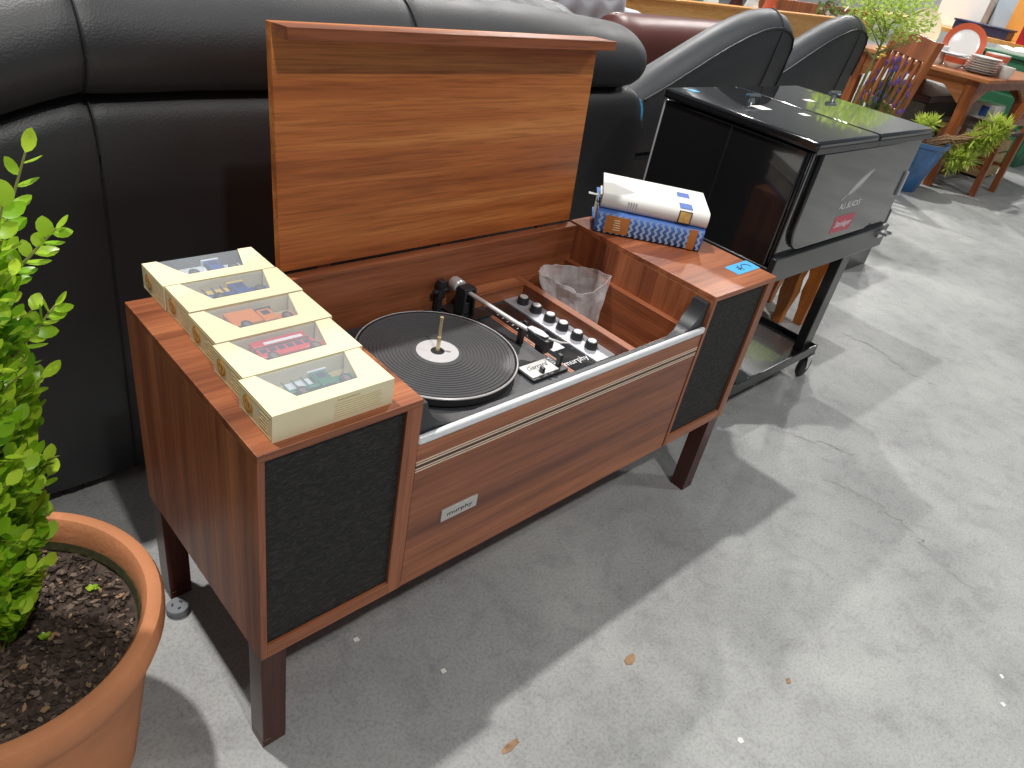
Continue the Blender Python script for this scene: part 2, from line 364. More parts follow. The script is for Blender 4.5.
build('base_rail', B(0.250, 1.0, 0.0025, 0.022, 0.238, 0.2518), 'teak_x', RG, bevel=0.0006)
build('bottom_panel', B(0.250, 1.0, 0.022, D, 0.238, 0.250), 'teak_x', RG)
build('back_wall', B(0.250, 1.0, 0.400, D, 0.250, 0.630), 'teak_x', RG, bevel=0.0006)
for x in (0.002, 1.25-0.043-0.002):
    for y in (0.004, D-0.045):
        lg = build('leg', B(x, x+0.041, y, y+0.041, 0.017, 0.2405), 'leg_wood', RG, bevel=0.001)
        build('leg_tip', B(x, x+0.041, y, y+0.041, 0.0, 0.0165), 'leg_wood', lg, bevel=0.001)
# lid, leaning back a little on its rear hinge
LEAN = Matrix.Translation((0, 0.421, 0.632)) @ Matrix.Rotation(math.radians(-4.2), 4, 'X') @ Matrix.Translation((0, -0.421, -0.632))
lid = build('lid', B(0.254, 0.992, 0.421, 0.438, 0.636, 1.030).tf(LEAN), 'teak_lid_lit', RG, bevel=0.0008)
build('lid_lip', B(0.254, 0.992, 0.372, 0.4205, 1.012, 1.030).tf(LEAN), 'teak_x', lid, bevel=0.0008)
for x in (0.34, 0.62, 0.90):
    build('hinge', B(x-0.014, x+0.014, 0.4225, 0.430, 0.628, 0.640), 'leg_wood', RG)
# turntable well
deck = build('deck', B(0.250, 0.815, 0.017, 0.400, 0.488, 0.500), 'deck_black', RG, bevel=0.001)
def rim_poly():
    pts = [(0.2505, 0.470), (0.2505, 0.618), (0.262, 0.618)]
    cx, cz, r = 0.330, 0.628, 0.066
    for k in range(9):
        a = PI + 0.15 + (PI/2-0.15)*k/8
        pts.append((cx + r*math.cos(a), cz + r*math.sin(a)))
    mid = [(0.33+0.59*k/16, 0.562) for k in range(1, 16)]
    m = [(1.25-x, z) for x, z in reversed(pts[1:])]
    return pts + mid + m + [(0.9995, 0.470)]
rp = rim_poly()
# built as quads between the top outline and the bottom line so the concave outline stays clean
rm = MB(); top = rp[1:-1]
def rim_back(x): return 0.017 + 0.026*max(0.0, min(1.0, (abs(x-0.625)-0.265)/0.075))
rm.v += [(x, 0.0085, z) for x, z in top] + [(x, 0.0085, 0.470) for x, z in top]
rm.v += [(x, rim_back(x), z) for x, z in top] + [(x, rim_back(x), 0.470) for x, z in top]
n = len(top)
for i in range(n-1):
    a, b, c, d = i, i+1, n+i+1, n+i
    rm.f += [(a, b, c, d), (2*n+a, 2*n+d, 2*n+c, 2*n+b), (a, 2*n+a, 2*n+b, b), (d, c, 2*n+c, 2*n+d)]
rm.f += [(0, n, 3*n, 2*n), (n-1, 3*n-1, 4*n-1, 2*n-1)]
build('deck_rim', rm, 'black_plastic', RG, label='black plastic rim sweeping up at both ends')
build('divider', B(0.815, 0.835, 0.042, 0.400, 0.365, 0.530), 'teak_y', RG, bevel=0.0008)
build('rear_rail', B(0.655, 0.815, 0.362, 0.400, 0.500, 0.530), 'teak_x', RG, bevel=0.0008)
build('record_well_floor', B(0.835, 1.0, 0.018, 0.400, 0.355, 0.365), 'teak_x', RG)
build('ledge', B(0.983, 1.0, 0.042, 0.400, 0.365, 0.545), 'teak_y', RG, bevel=0.0008)
build('inner_front', B(0.835, 0.983, 0.018, 0.024, 0.365, 0.556), 'teak_x', RG)
# platter and ribbed mat
pc = (0.469, 0.232, 0.0); pr = 0.151
build('platter', MB().lathe([(0.05, 0.5005), (pr-0.006, 0.5005), (pr, 0.505), (pr+0.002, 0.516), (pr+0.0015, 0.5215), (pr-0.001, 0.5225), (pr-0.003, 0.5215), (pr-0.004, 0.5180), (0.05, 0.5180)], pc, 96), 'black_plastic', deck)
build('platter_edge', MB().lathe([(pr+0.0018, 0.5190), (pr+0.0022, 0.5212), (pr+0.0008, 0.5228), (pr-0.0008, 0.5224), (pr-0.0004, 0.5180)], pc, 96, close=True), 'silver', deck)
prof = [(0.001, 0.5215), (0.042, 0.5215)]; r = 0.046
while r < pr-0.010:
    prof += [(r, 0.5210), (r+0.0016, 0.5210), (r+0.0022, 0.5226), (r+0.0042, 0.5226), (r+0.0048, 0.5210)]; r += 0.0068
prof += [(pr-0.005, 0.5215), (pr-0.0045, 0.5190)]
build('platter_mat', MB().lathe(prof, pc, 96), 'rubber_mat', deck, label='black ribbed rubber mat')
build('centre_disc', MB().lathe([(0.013, 0.5217), (0.040, 0.5217), (0.040, 0.5228), (0.013, 0.5228)], pc, 48, close=True), 'label_disc', deck)
build('spindle_boss', MB().lathe([(0.0005, 0.5218), (0.013, 0.5218), (0.0125, 0.5240), (0.005, 0.5245), (0.0005, 0.5245)], pc, 24), 'black_plastic', deck)
sp = MB().tube([(pc[0], pc[1], 0.5235), (pc[0]+0.000, pc[1], 0.553)], [0.0042, 0.0036], 12)
sp.tube([(pc[0]+0.001, pc[1], 0.545), (pc[0]+0.0035, pc[1]+0.004, 0.562), (pc[0]+0.0045, pc[1]+0.005, 0.588)], 0.0029, 10)
sp.tube([(pc[0]+0.0045, pc[1]+0.005, 0.587), (pc[0]+0.0045, pc[1]+0.005, 0.591)], 0.0036, 10)
build('spindle', sp, 'brass', deck, label='tall stepped brass autochanger spindle')
# tonearm
tb = MB().prism([(0.610, 0.318), (0.682, 0.318), (0.682, 0.330), (0.650, 0.396), (0.600, 0.396)], 2, 0.5, 0.506)
build('tonearm_base', tb, 'black_gloss', deck, bevel=0.001)
ps = MB().box(0.616, 0.622, 0.336, 0.366, 0.506, 0.562).box(0.642, 0.648, 0.336, 0.366, 0.506, 0.562).box(0.616, 0.648, 0.338, 0.364, 0.560, 0.566).box(0.622, 0.642, 0.342, 0.360, 0.506, 0.532)
build('arm_pivot', ps, 'black_plastic', deck, bevel=0.0015)
build('bias_weight', MB().lathe([(0.0005, -0.004), (0.004, -0.004), (0.004, 0.004), (0.0005, 0.004)], (0, 0, 0), 12).tf(Matrix.Translation((0.664, 0.326, 0.53))), 'china_red', deck)
cwm = Matrix.Translation((0.630, 0.368, 0.557)) @ Matrix.Rotation(-PI/2, 4, 'X')
build('counterweight', MB().lathe([(0.0005, 0.0), (0.012, 0.0), (0.0150, 0.003), (0.0150, 0.022), (0.012, 0.027), (0.0005, 0.027)], (0, 0, 0), 24).tf(cwm), 'silver', deck)
post = MB().box(0.584, 0.596, 0.380, 0.392, 0.500, 0.566).box(0.574, 0.614, 0.381, 0.391, 0.545, 0.551).box(0.585, 0.600, 0.378, 0.394, 0.556, 0.572)
build('record_support_post', post, 'black_plastic', deck, bevel=0.001)
build('arm_tube', MB().tube([(0.630, 0.372, 0.556), (0.632, 0.335, 0.556), (0.648, 0.205, 0.549), (0.655, 0.168, 0.5475)], 0.0046, 12), 'silver', deck)
hs = MB().loft([[(0.649, 0.186, 0.552), (0.661, 0.186, 0.552), (0.661, 0.186, 0.541), (0.649, 0.186, 0.541)],
                [(0.6455, 0.165, 0.552), (0.669, 0.165, 0.552), (0.669, 0.165, 0.534), (0.6455, 0.165, 0.534)],
                [(0.650, 0.128, 0.549), (0.671, 0.128, 0.549), (0.671, 0.128, 0.530), (0.650, 0.128, 0.530)]])
hd = build('headshell', hs, 'black_plastic', deck, bevel=0.001)
build('headshell_cap', MB().prism([(0.648, 0.184), (0.662, 0.184), (0.668, 0.160), (0.664, 0.138), (0.654, 0.138), (0.647, 0.160)], 2, 0.5525, 0.5545), 'alu_plate', deck)
build('cartridge', B(0.652, 0.667, 0.134, 0.158, 0.518, 0.532), 'black_plastic', deck, bevel=0.001)
build('finger_lift', MB().tube([(0.662, 0.135, 0.551), (0.672, 0.112, 0.552), (0.684, 0.100, 0.554)], [0.0026, 0.0022, 0.0016], 8), 'silver', deck)
build('arm_rest', MB().box(0.660, 0.672, 0.206, 0.216, 0.500, 0.541).box(0.658, 0.662, 0.206, 0.216, 0.536, 0.548).box(0.670, 0.674, 0.206, 0.216, 0.536, 0.548), 'black_plastic', deck, bevel=0.001)
for x in (0.682, 0.688):
    build('copper_line', B(x-0.0014, x+0.0014, 0.078, 0.320, 0.5000, 0.5008), 'copper', deck)
build('control_strip', B(0.694, 0.755, 0.078, 0.352, 0.4995, 0.5012), 'black_gloss', deck)
build('printed_patch', B(0.704, 0.738, 0.150, 0.190, 0.5012, 0.5016), 'alu_plate', deck)
build('lettering', MB().text('murphy', 0.022, Matrix.Translation((0.722, 0.104, 0.5014))), 'white_ink', deck, smooth=False)
for i in range(7):
    y = 0.22 + i*0.016
    build('scale_mark', B(0.698, 0.704, y, y+0.002, 0.5012, 0.5015), 'white_ink', deck)
bp = build('speed_plate_base', B(0.586, 0.680, 0.086, 0.136, 0.500, 0.506), 'black_plastic', deck, bevel=0.001)
build('speed_plate', B(0.589, 0.660, 0.093, 0.133, 0.506, 0.5075), 'white_plate', deck, label='white maker plate with script')
build('plate_lettering', MB().text('Garrard', 0.0165, Matrix.Translation((0.624, 0.119, 0.5077)), shear=0.4), 'ink', deck, smooth=False)
build('speed_lever', MB().box(0.615, 0.622, 0.094, 0.104, 0.5075, 0.519), 'black_plastic', deck, bevel=0.001)
build('start_lever', MB().box(0.664, 0.672, 0.098, 0.108, 0.506, 0.532), 'black_plastic', deck, bevel=0.001)
for i in range(4):
    build('speed_mark', B(0.665, 0.672, 0.110+i*0.0065, 0.113+i*0.0065, 0.506, 0.5066), 'white_ink', deck)
cp = build('control_panel', B(0.757, 0.8145, 0.078, 0.361, 0.500, 0.5035), 'alu_plate', RG, label='silver grey knob panel')
for y in (0.331, 0.289, 0.246, 0.207, 0.164, 0.123):
    build('knob', MB().lathe([(0.0005, 0.5035), (0.0135, 0.5035), (0.0135, 0.506), (0.0122, 0.517), (0.0110, 0.5195), (0.0005, 0.5195)], (0.787, y, 0), 24), 'black_plastic', cp)
    build('knob_cap', MB().lathe([(0.0005, 0.5195), (0.0095, 0.5195), (0.0085, 0.5212), (0.0005, 0.5216)], (0.787, y, 0), 20), 'silver', cp)

# ================================================================== toy boxes
def vehicle(name, label, loc, kind, cols):
    # built standing on its wheels along x, then laid on its back in the box so that its side faces up
    t = thing(name, loc, label, 'toy car', rot=(-PI/2, 0, 0)); t.scale = (0.96, 1.08, 1.32)
    a, b, c = cols
    hw = 0.0155
    def bx(n, m, *q, bev=0.0012): return build(n, B(*q), m, t, bevel=bev, local=True)
    bx('chassis', M['black_plastic'], -0.050, 0.050, -hw*0.8, hw*0.8, 0.005, 0.009)
    if kind == 'bus':
        bx('body', a, -0.048, 0.040, -hw, hw, 0.009, 0.026); bx('upper_deck', a, -0.048, 0.036, -hw, hw, 0.030, 0.042)
        bx('window_band', b, -0.047, 0.038, -hw*0.97, hw*0.97, 0.026, 0.030)
        for i in range(6): bx('window', M['navy'], -0.044+i*0.0135, -0.034+i*0.0135, -hw-0.0004, -hw, 0.017, 0.024, bev=0)
        bx('sign_board', c, -0.030, 0.030, -hw-0.0005, -hw, 0.031, 0.036, bev=0)
        bx('bonnet', a, 0.040, 0.052, -hw*0.7, hw*0.7, 0.009, 0.020)
    else:
        bx('bonnet', a, 0.020, 0.050, -hw*0.75, hw*0.75, 0.009, 0.021)
        bx('cab', b, -0.002, 0.020, -hw*0.95, hw*0.95, 0.009, 0.034)
        bx('cab_window', M['navy'], 0.003, 0.015, -hw*0.95-0.0004, -hw*0.95, 0.021, 0.030, bev=0)
        bx('roof', c, -0.006, 0.024, -hw, hw, 0.034, 0.037)
        if kind == 'van': bx('van_body', a, -0.050, -0.004, -hw, hw, 0.010, 0.040)
        elif kind == 'tanker':
            m = Matrix.Translation((-0.050, 0, 0.022)) @ Matrix.Rotation(PI/2, 4, 'Y')
            build('tank', MB().lathe([(0.0005, 0), (0.011, 0.001), (0.0125, 0.004), (0.0125, 0.040), (0.011, 0.044), (0.0005, 0.045)], n=20).tf(m), a, t, local=True)
        else:
            bx('flat_bed', a, -0.050, -0.004, -hw, hw, 0.010, 0.016)
            bx('load', c, -0.046, -0.008, -hw*0.8, hw*0.8, 0.016, 0.030)
            for k in range(4): bx('stake', b, -0.049+k*0.0145, -0.047+k*0.0145, -hw, -hw+0.001, 0.016, 0.031, bev=0)
    for x in (-0.032, 0.034):
        for s in (-1, 1):
            m = Matrix.Translation((x, s*hw*0.92, 0.0085)) @ Matrix.Rotation(PI/2, 4, 'X')
            wl = build('wheel', MB().lathe([(0.0005, -0.0022), (0.0080, -0.0022), (0.0085, 0), (0.0080, 0.0022), (0.0005, 0.0022)], n=18).tf(m), 'rubber', t, local=True)
            build('hub', MB().lathe([(0.0005, -0.0026), (0.0048, -0.0026), (0.0048, 0.0026), (0.0005, 0.0026)], n=12).tf(m), 'chrome', wl, local=True)
    return t
BOXES = [  # x, y, width, label, vehicle
    (0.027, 0.014, 0.088, 'cream window box with a green and silver toy truck, nearest in the row'),
    (0.034, 0.104, 0.088, 'cream window box holding a red toy bus, second from the front'),
    (0.040, 0.195, 0.088, 'cream window box holding an orange toy van, middle of the row'),
    (0.043, 0.287, 0.085, 'cream window box holding a blue and yellow toy truck, second from the back'),
    (0.041, 0.374, 0.082, 'cream window box with a white toy truck on a dark tray, farthest in the row')]
BL, BH, BZ = 0.178, 0.040, H
toyM = dict(green=plain('toy_green', srgb(30, 112, 92), 0.3), silver=plain('toy_silver', srgb(200, 206, 214), 0.3), red=plain('toy_red', srgb(206, 52, 66), 0.3),
            blue=plain('toy_blue', srgb(44, 76, 150), 0.3), yellow=plain('toy_yellow', srgb(222, 190, 96), 0.4), orange=plain('toy_orange', srgb(222, 128, 42), 0.35),
            white=plain('toy_white', srgb(226, 228, 232), 0.4), black=plain('toy_black', (0.02, 0.02, 0.022), 0.3), slate=plain('toy_slate', srgb(64, 74, 92), 0.5))
for i, (x, y, wd, lab) in enumerate(BOXES):
    bxT = thing('toy_box', (x, y, BZ), lab, 'toy box', 'cream toy window boxes in a row'); q = bxT
    W_ = wd; t_ = 0.0012
    # card shell: bottom, ends, front, low back, inner tray
    sh = MB().box(0, BL, 0, W_, 0, t_).box(0, t_, 0, W_, t_, BH).box(BL-t_, BL, 0, W_, t_, BH).box(t_, BL-t_, 0, t_, t_, BH).box(t_, BL-t_, W_-t_, W_, t_, BH*0.35)
    build('shell', sh, 'card', q, local=True)
    u0, u1, u2, u3, v0 = 0.046, 0.136, 0.154, 0.022, 0.024
    tp = MB()
    for poly in ([(0, 0), (BL, 0), (BL, v0), (0, v0)], [(0, v0), (u0, v0), (u3, W_), (0, W_)], [(u1, v0), (BL, v0), (BL, W_), (u2, W_)]):
        tp.prism(poly, 2, BH, BH+t_)
    build('window_frame', tp, 'card', q, local=True, angle=20)
    inn = MB()
    for (a, b) in (((u0, v0), (u1, v0)), ((u0, v0), (u3, W_-t_)), ((u1, v0), (u2, W_-t_))):
        inn.add([(a[0], a[1], 0.003), (b[0], b[1], 0.003), (b[0], b[1], BH), (a[0], a[1], BH), (a[0]-.0008, a[1]-.0008, 0.003), (b[0]-.0008, b[1]-.0008, 0.003), (b[0]-.0008, b[1]-.0008, BH), (a[0]-.0008, a[1]-.0008, BH)],
                [(0, 1, 2, 3), (4, 7, 6, 5), (0, 3, 7, 4), (1, 5, 6, 2), (0, 4, 5, 1), (3, 2, 6, 7)])
    build('inner_tray', inn, toyM['slate'] if i == 4 else 'card_in', q, local=True)
    build('tray_floor', B(t_, BL-t_, t_, W_-t_, t_, 0.003), toyM['slate'] if i == 4 else 'card_in', q, local=True)
    build('window_film', MB().prism([(u0, v0), (u1, v0), (u2, W_-0.0004), (u3, W_-0.0004)], 2, BH-0.0006, BH-0.0002).box(u3, u2, W_-t_*0.8, W_-t_*0.4, BH*0.35, BH-0.0006), 'window_film', q, local=True)
    # printed roundel and text lines on the end, lines on the front
    rm_ = Matrix.Translation((-0.0002, W_*0.72, BH*0.52)) @ Matrix.Rotation(-PI/2, 4, 'Y')
    build('roundel', MB().lathe([(0.0003, 0), (0.0125, 0), (0.0125, 0.0004), (0.0003, 0.0004)], n=28).tf(rm_), 'roundel', q, local=True)
    build('roundel_motif', MB().lathe([(0.006, 0.0003), (0.0095, 0.0003), (0.0095, 0.0007), (0.006, 0.0007)], n=24, close=True).tf(rm_).add([(-0.001, W_*0.72-0.003, BH*0.52-0.008), (-0.001, W_*0.72+0.003, BH*0.52-0.008), (-0.001, W_*0.72+0.002, BH*0.52+0.008), (-0.001, W_*0.72-0.002, BH*0.52+0.008)], [(0, 1, 2, 3)]), 'roundel_in', q, local=True)
    pr_ = MB()
    for k in range(5): pr_.box(-0.0003, 0.0, 0.010, 0.010+random.uniform(0.016, 0.026), 0.009+k*0.005, 0.0102+k*0.005)
    pr_.box(-0.0003, 0, 0.003, W_-0.003, BH-0.0035, BH-0.003).box(-0.0003, 0, 0.003, W_-0.003, 0.003, 0.0035)
    build('end_print', pr_, 'card_print', q, local=True)
    if i == 0:
        pf = MB()
        for k in range(7): pf.box(0.086, 0.086+random.uniform(0.070, 0.080), -0.0003, 0, 0.007+k*0.0036, 0.0079+k*0.0036)
        pf.box(0.090, 0.124, -0.0003, 0, 0.0335, 0.0355)
        build('front_print', pf, 'card_print', q, local=True)
        build('end_flap', MB().box(BL, BL+0.0008, 0.0015, W_-0.002, 0.001, BH-0.001), 'card', q, local=True)
G = toyM
cz = BZ + 0.0205
vehicle('toy_truck', 'green toy truck with silver load in the nearest cream box', (BOXES[0][0]+0.092, BOXES[0][1]+0.024, cz), 'flat', (G['green'], G['green'], G['silver']))
vehicle('toy_bus', 'red toy bus seen through its box window', (BOXES[1][0]+0.092, BOXES[1][1]+0.024, cz), 'bus', (G['red'], G['black'], G['white']))
vehicle('toy_van', 'orange toy van with black cab in the middle cream box', (BOXES[2][0]+0.092, BOXES[2][1]+0.024, cz), 'van', (G['orange'], G['orange'], G['black']))
vehicle('toy_truck', 'blue toy truck with yellow load in a cream box', (BOXES[3][0]+0.092, BOXES[3][1]+0.024, cz), 'flat', (G['blue'], G['blue'], G['yellow']))
vehicle('toy_truck', 'white and blue toy tanker in the farthest cream box', (BOXES[4][0]+0.092, BOXES[4][1]+0.023, cz), 'tanker', (G['silver'], G['blue'], G['white']))

# ================================================================== books, tape, bag
def book(name, label, loc, rz, ln, dp, th, cover, roundspine=True):
    t = thing(name, loc, label, 'book', rot=(0, 0, rz))
    # spine along local x at y=0, pages towards +y
    build('page_block', B(0.004, ln-0.004, 0.006, dp-0.005, 0.003, th-0.003), 'page', t, local=True)
    sec = [(dp, 0), (dp, 0.0028), (0.008, 0.0028), (0.003, 0.006), (0.003, th-0.006), (0.008, th-0.0028), (dp, th-0.0028), (dp, th)]
    outer = [(0.006, th), (0.001, th-0.004), (-0.0022, th*0.7), (-0.003, th*0.5), (-0.0022, th*0.3), (0.001, 0.004), (0.006, 0)]
    poly = sec + outer
    ms = MB(); n = len(poly)
    # quads between the inner and the outer line
    inner = [(dp, 0.0028), (0.008, 0.0028), (0.0035, 0.006), (0.003, th*0.3), (0.003, th*0.5), (0.003, th*0.7), (0.0035, th-0.006), (0.008, th-0.0028), (dp, th-0.0028)]
    out = [(dp, 0), (0.008, 0), (0.001, 0.004), (-0.0022, th*0.3), (-0.003, th*0.5), (-0.0022, th*0.7), (0.001, th-0.004), (0.008, th), (dp, th)]
    k = len(out)
    for X0 in (0, ln): ms.v += [(X0, a, b) for a, b in out] + [(X0, a, b) for a, b in inner]
    for i in range(k-1):
        ms.f += [(i, i+1, 2*k+i+1, 2*k+i), (k+i, 3*k+i, 3*k+i+1, k+i+1), (i, k+i, k+i+1, i+1), (2*k+i, 2*k+i+1, 3*k+i+1, 3*k+i)]
    ms.f += [(0, 2*k, 3*k, k), (k-1, 2*k-1, 4*k-1, 3*k-1)]
    build('cover', ms, cover, t, local=True, angle=50)
    return t
def spine_y(z, th):
    u = abs(z/th-0.5)*2
    return -0.003 + 0.0012*u*u - 0.0002
ang = math.atan2(-0.19, 0.176)
b1 = book('hardback_book', 'thick blue wave-patterned hardback with tan spine labels, under the white book', (1.001, 0.352, H), ang, 0.252, 0.165, 0.054, M['book_blue'])
# wavy light bands on the spine
th = 0.054
wv = MB()
for k in range(17):
    x0 = 0.008 + k*0.0145; pts = []
    zs = [0.004 + (th-0.008)*j/14 for j in range(15)]
    L0 = [(x0 + 0.0028*math.sin(j*2*PI/4.6), spine_y(z, th), z) for j, z in enumerate(zs)]
    L1 = [(p[0]+0.0062, p[1], p[2]) for p in L0]
    wv.v += L0 + L1; o_ = len(wv.v)-30
    wv.f += [(o_+j, o_+15+j, o_+16+j, o_+j+1) for j in range(14)]
build('wave_band', wv, 'wave_light', b1, local=True, label='pale blue wavy bands')
def spine_patch(t, x0, x1, z0, z1, th, mat, name='spine_label', off=0.0004):
    m = MB(); n = 8; zs = [z0+(z1-z0)*j/n for j in range(n+1)]
    m.v += [(x0, spine_y(z, th)-off, z) for z in zs] + [(x1, spine_y(z, th)-off, z) for z in zs] + [(x0, spine_y(z, th)+0.0003, z) for z in zs] + [(x1, spine_y(z, th)+0.0003, z) for z in zs]
    q = n+1
    for j in range(n):
        m.f += [(j, q+j, q+j+1, j+1), (2*q+j, 2*q+j+1, 3*q+j+1, 3*q+j), (j, j+1, 2*q+j+1, 2*q+j), (q+j, 3*q+j, 3*q+j+1, q+j+1)]
    m.f += [(0, 2*q, 3*q, q), (n, q+n, 3*q+n, 2*q+n)]
    return build(name, m, mat, t, local=True)
spine_patch(b1, 0.022, 0.078, 0.006, 0.046, th, 'spine_tan'); spine_patch(b1, 0.218, 0.236, 0.003, 0.051, th, 'spine_tan')
for k in range(5): spine_patch(b1, 0.042+0.0015*(k % 2), 0.060-0.001*k, 0.014+k*0.0055, 0.016+k*0.0055, th, 'card', 'spine_lettering', 0.0007)
for k in range(2): build('ribbon', MB().box(-0.004, 0.006, 0.025+k*0.03, 0.031+k*0.03, th+0.0003, th+0.001), 'navy', b1, local=True)
b2 = book('hardback_book', 'white hardback with blue and yellow cover panels, lying on the blue book', (1.012, 0.356, H+0.0545), ang-0.03, 0.248, 0.160, 0.036, M['paper'])
t2 = 0.036
spine_patch(b2, 0.178, 0.208, 0.004, 0.033, t2, 'navy'); spine_patch(b2, 0.1805, 0.2055, 0.006, 0.031, t2, 'cover_yellow', 'spine_picture', 0.0008)
build('cover_panel', B(0.178, 0.208, 0.006, 0.044, t2-0.0002, t2+0.0004), 'cover_blue', b2, local=True)
build('cover_panel', B(0.178, 0.208, 0.088, 0.124, t2-0.0002, t2+0.0004), 'cover_blue', b2, local=True)
tx = MB()
for k in range(4): tx.box(0.060+k*0.006, 0.0625+k*0.006, spine_y(t2/2, t2)-0.0002, -0.001, 0.008, 0.028)
build('spine_lettering', tx, 'fabric_grey', b2, local=True)
bmk = MB().prism([(-0.030, 0.052), (0.03, 0.050), (0.03, 0.062), (-0.030, 0.066)], 2, t2*0.30, t2*0.30+0.001)
build('bookmark', bmk, 'paper', b2, local=True)

tapeO = thing('masking_tape', (1.2, 0.065, H), 'piece of blue tape with handwritten mark on the right speaker top', 'tape')
tp = MB(); nx = 8
edge = [0.002, -0.001, 0.0015, 0, 0.001, -0.001, 0.0005, 0.001, 0]
P0 = Vector((1.158, 0.046)); ux = Vector((0.094, 0.001)); uy = Vector((0.003, 0.040))
tp.prism([tuple(P0 + uy*j/6 + Vector((random.uniform(-.002, .002), 0))) for j in range(6, -1, -1)] + [tuple(P0 + ux*0.5)] + [tuple(P0 + ux + uy*j/6 + Vector((random.uniform(-.001, .001), 0))) for j in range(7)] , 2, H+0.0002, H+0.0007)
build('tape_strip', tp, 'tape', tapeO)
ink = MB()
def stroke(pts):
    ink.tube([(P0.x+ux.x*a+uy.x*b, P0.y+ux.y*a+uy.y*b, H+0.0008) for a, b in pts], 0.0011, 6)
stroke([(0.25, 0.42), (0.46, 0.50)]); stroke([(0.42, 0.78), (0.30, 0.30)]); stroke([(0.30, 0.68), (0.44, 0.26)])
stroke([(0.46, 0.52), (0.54, 0.70), (0.64, 0.74), (0.74, 0.66), (0.80, 0.46), (0.78, 0.36)])
build('handwriting', ink, 'ink_blue', tapeO)

def bag():
    t = thing('plastic_bag', (0.93, 0.24, 0.365), 'crumpled clear plastic bag standing open in the record well', 'bag')
    rnd = random.Random(3); rings = []; nA = 72
    # outline of the mouth (wide, four soft corners) shrinking towards the bottom
    levels = [(0.368, 0.50), (0.40, 0.58), (0.43, 0.66), (0.46, 0.74), (0.485, 0.80), (0.505, 0.85), (0.52, 0.89), (0.535, 0.94), (0.548, 0.98), (0.556, 1.0)]
    mouth = [(0.840, 0.352), (0.880, 0.370), (0.930, 0.362), (0.966, 0.335), (0.981, 0.300), (0.981, 0.252), (0.950, 0.244), (0.904, 0.240), (0.870, 0.255), (0.866, 0.288), (0.862, 0.318), (0.850, 0.335)]
    def mp(u):
        u = (u % 1.0)*len(mouth); i = int(u); f = u-i; a = Vector(mouth[i % len(mouth)]); b = Vector(mouth[(i+1) % len(mouth)]); f = f*f*(3-2*f)*0.5+f*0.5
        return a.lerp(b, f)
    bc = Vector((0.905, 0.215))
    zo = [0.004, 0.004, 0.0, 0.002, 0.010, 0.012, 0.004, -0.006, -0.008, -0.004, 0.0, 0.0]
    for z, s in levels:
        r = []
        for k in range(nA):
            u = k/nA; p = mp(u); p = bc + (p-bc)*s
            nzv = noise.noise_vector(Vector((p.x*42, p.y*42, z*30)))+noise.noise_vector(Vector((p.x*80, p.y*80, z*60)))*0.25
            i = int(u*len(zo)); dz = (zo[i]*(1-(u*len(zo)-i)) + zo[(i+1) % len(zo)]*(u*len(zo)-i))*max(0, (s-0.8)/0.2)
            amp = 0.010
            x = min(max(p.x+nzv.x*amp, 0.8375), 0.9805); y_ = min(max(p.y+nzv.y*amp, 0.045), 0.398)
            r.append((x, y_, z+dz+nzv.z*0.004))
        rings.append(r)
    m = MB().loft(rings, cap=False); m.f.append(tuple(range(nA-1, -1, -1)))
    build('film', m, 'bag_film', t, smooth=True, angle=14)
    hem = MB().tube(rings[-1]+[rings[-1][0]], 0.0008, 5)
    build('rolled_edge', hem, 'bag_film', t)
bag()

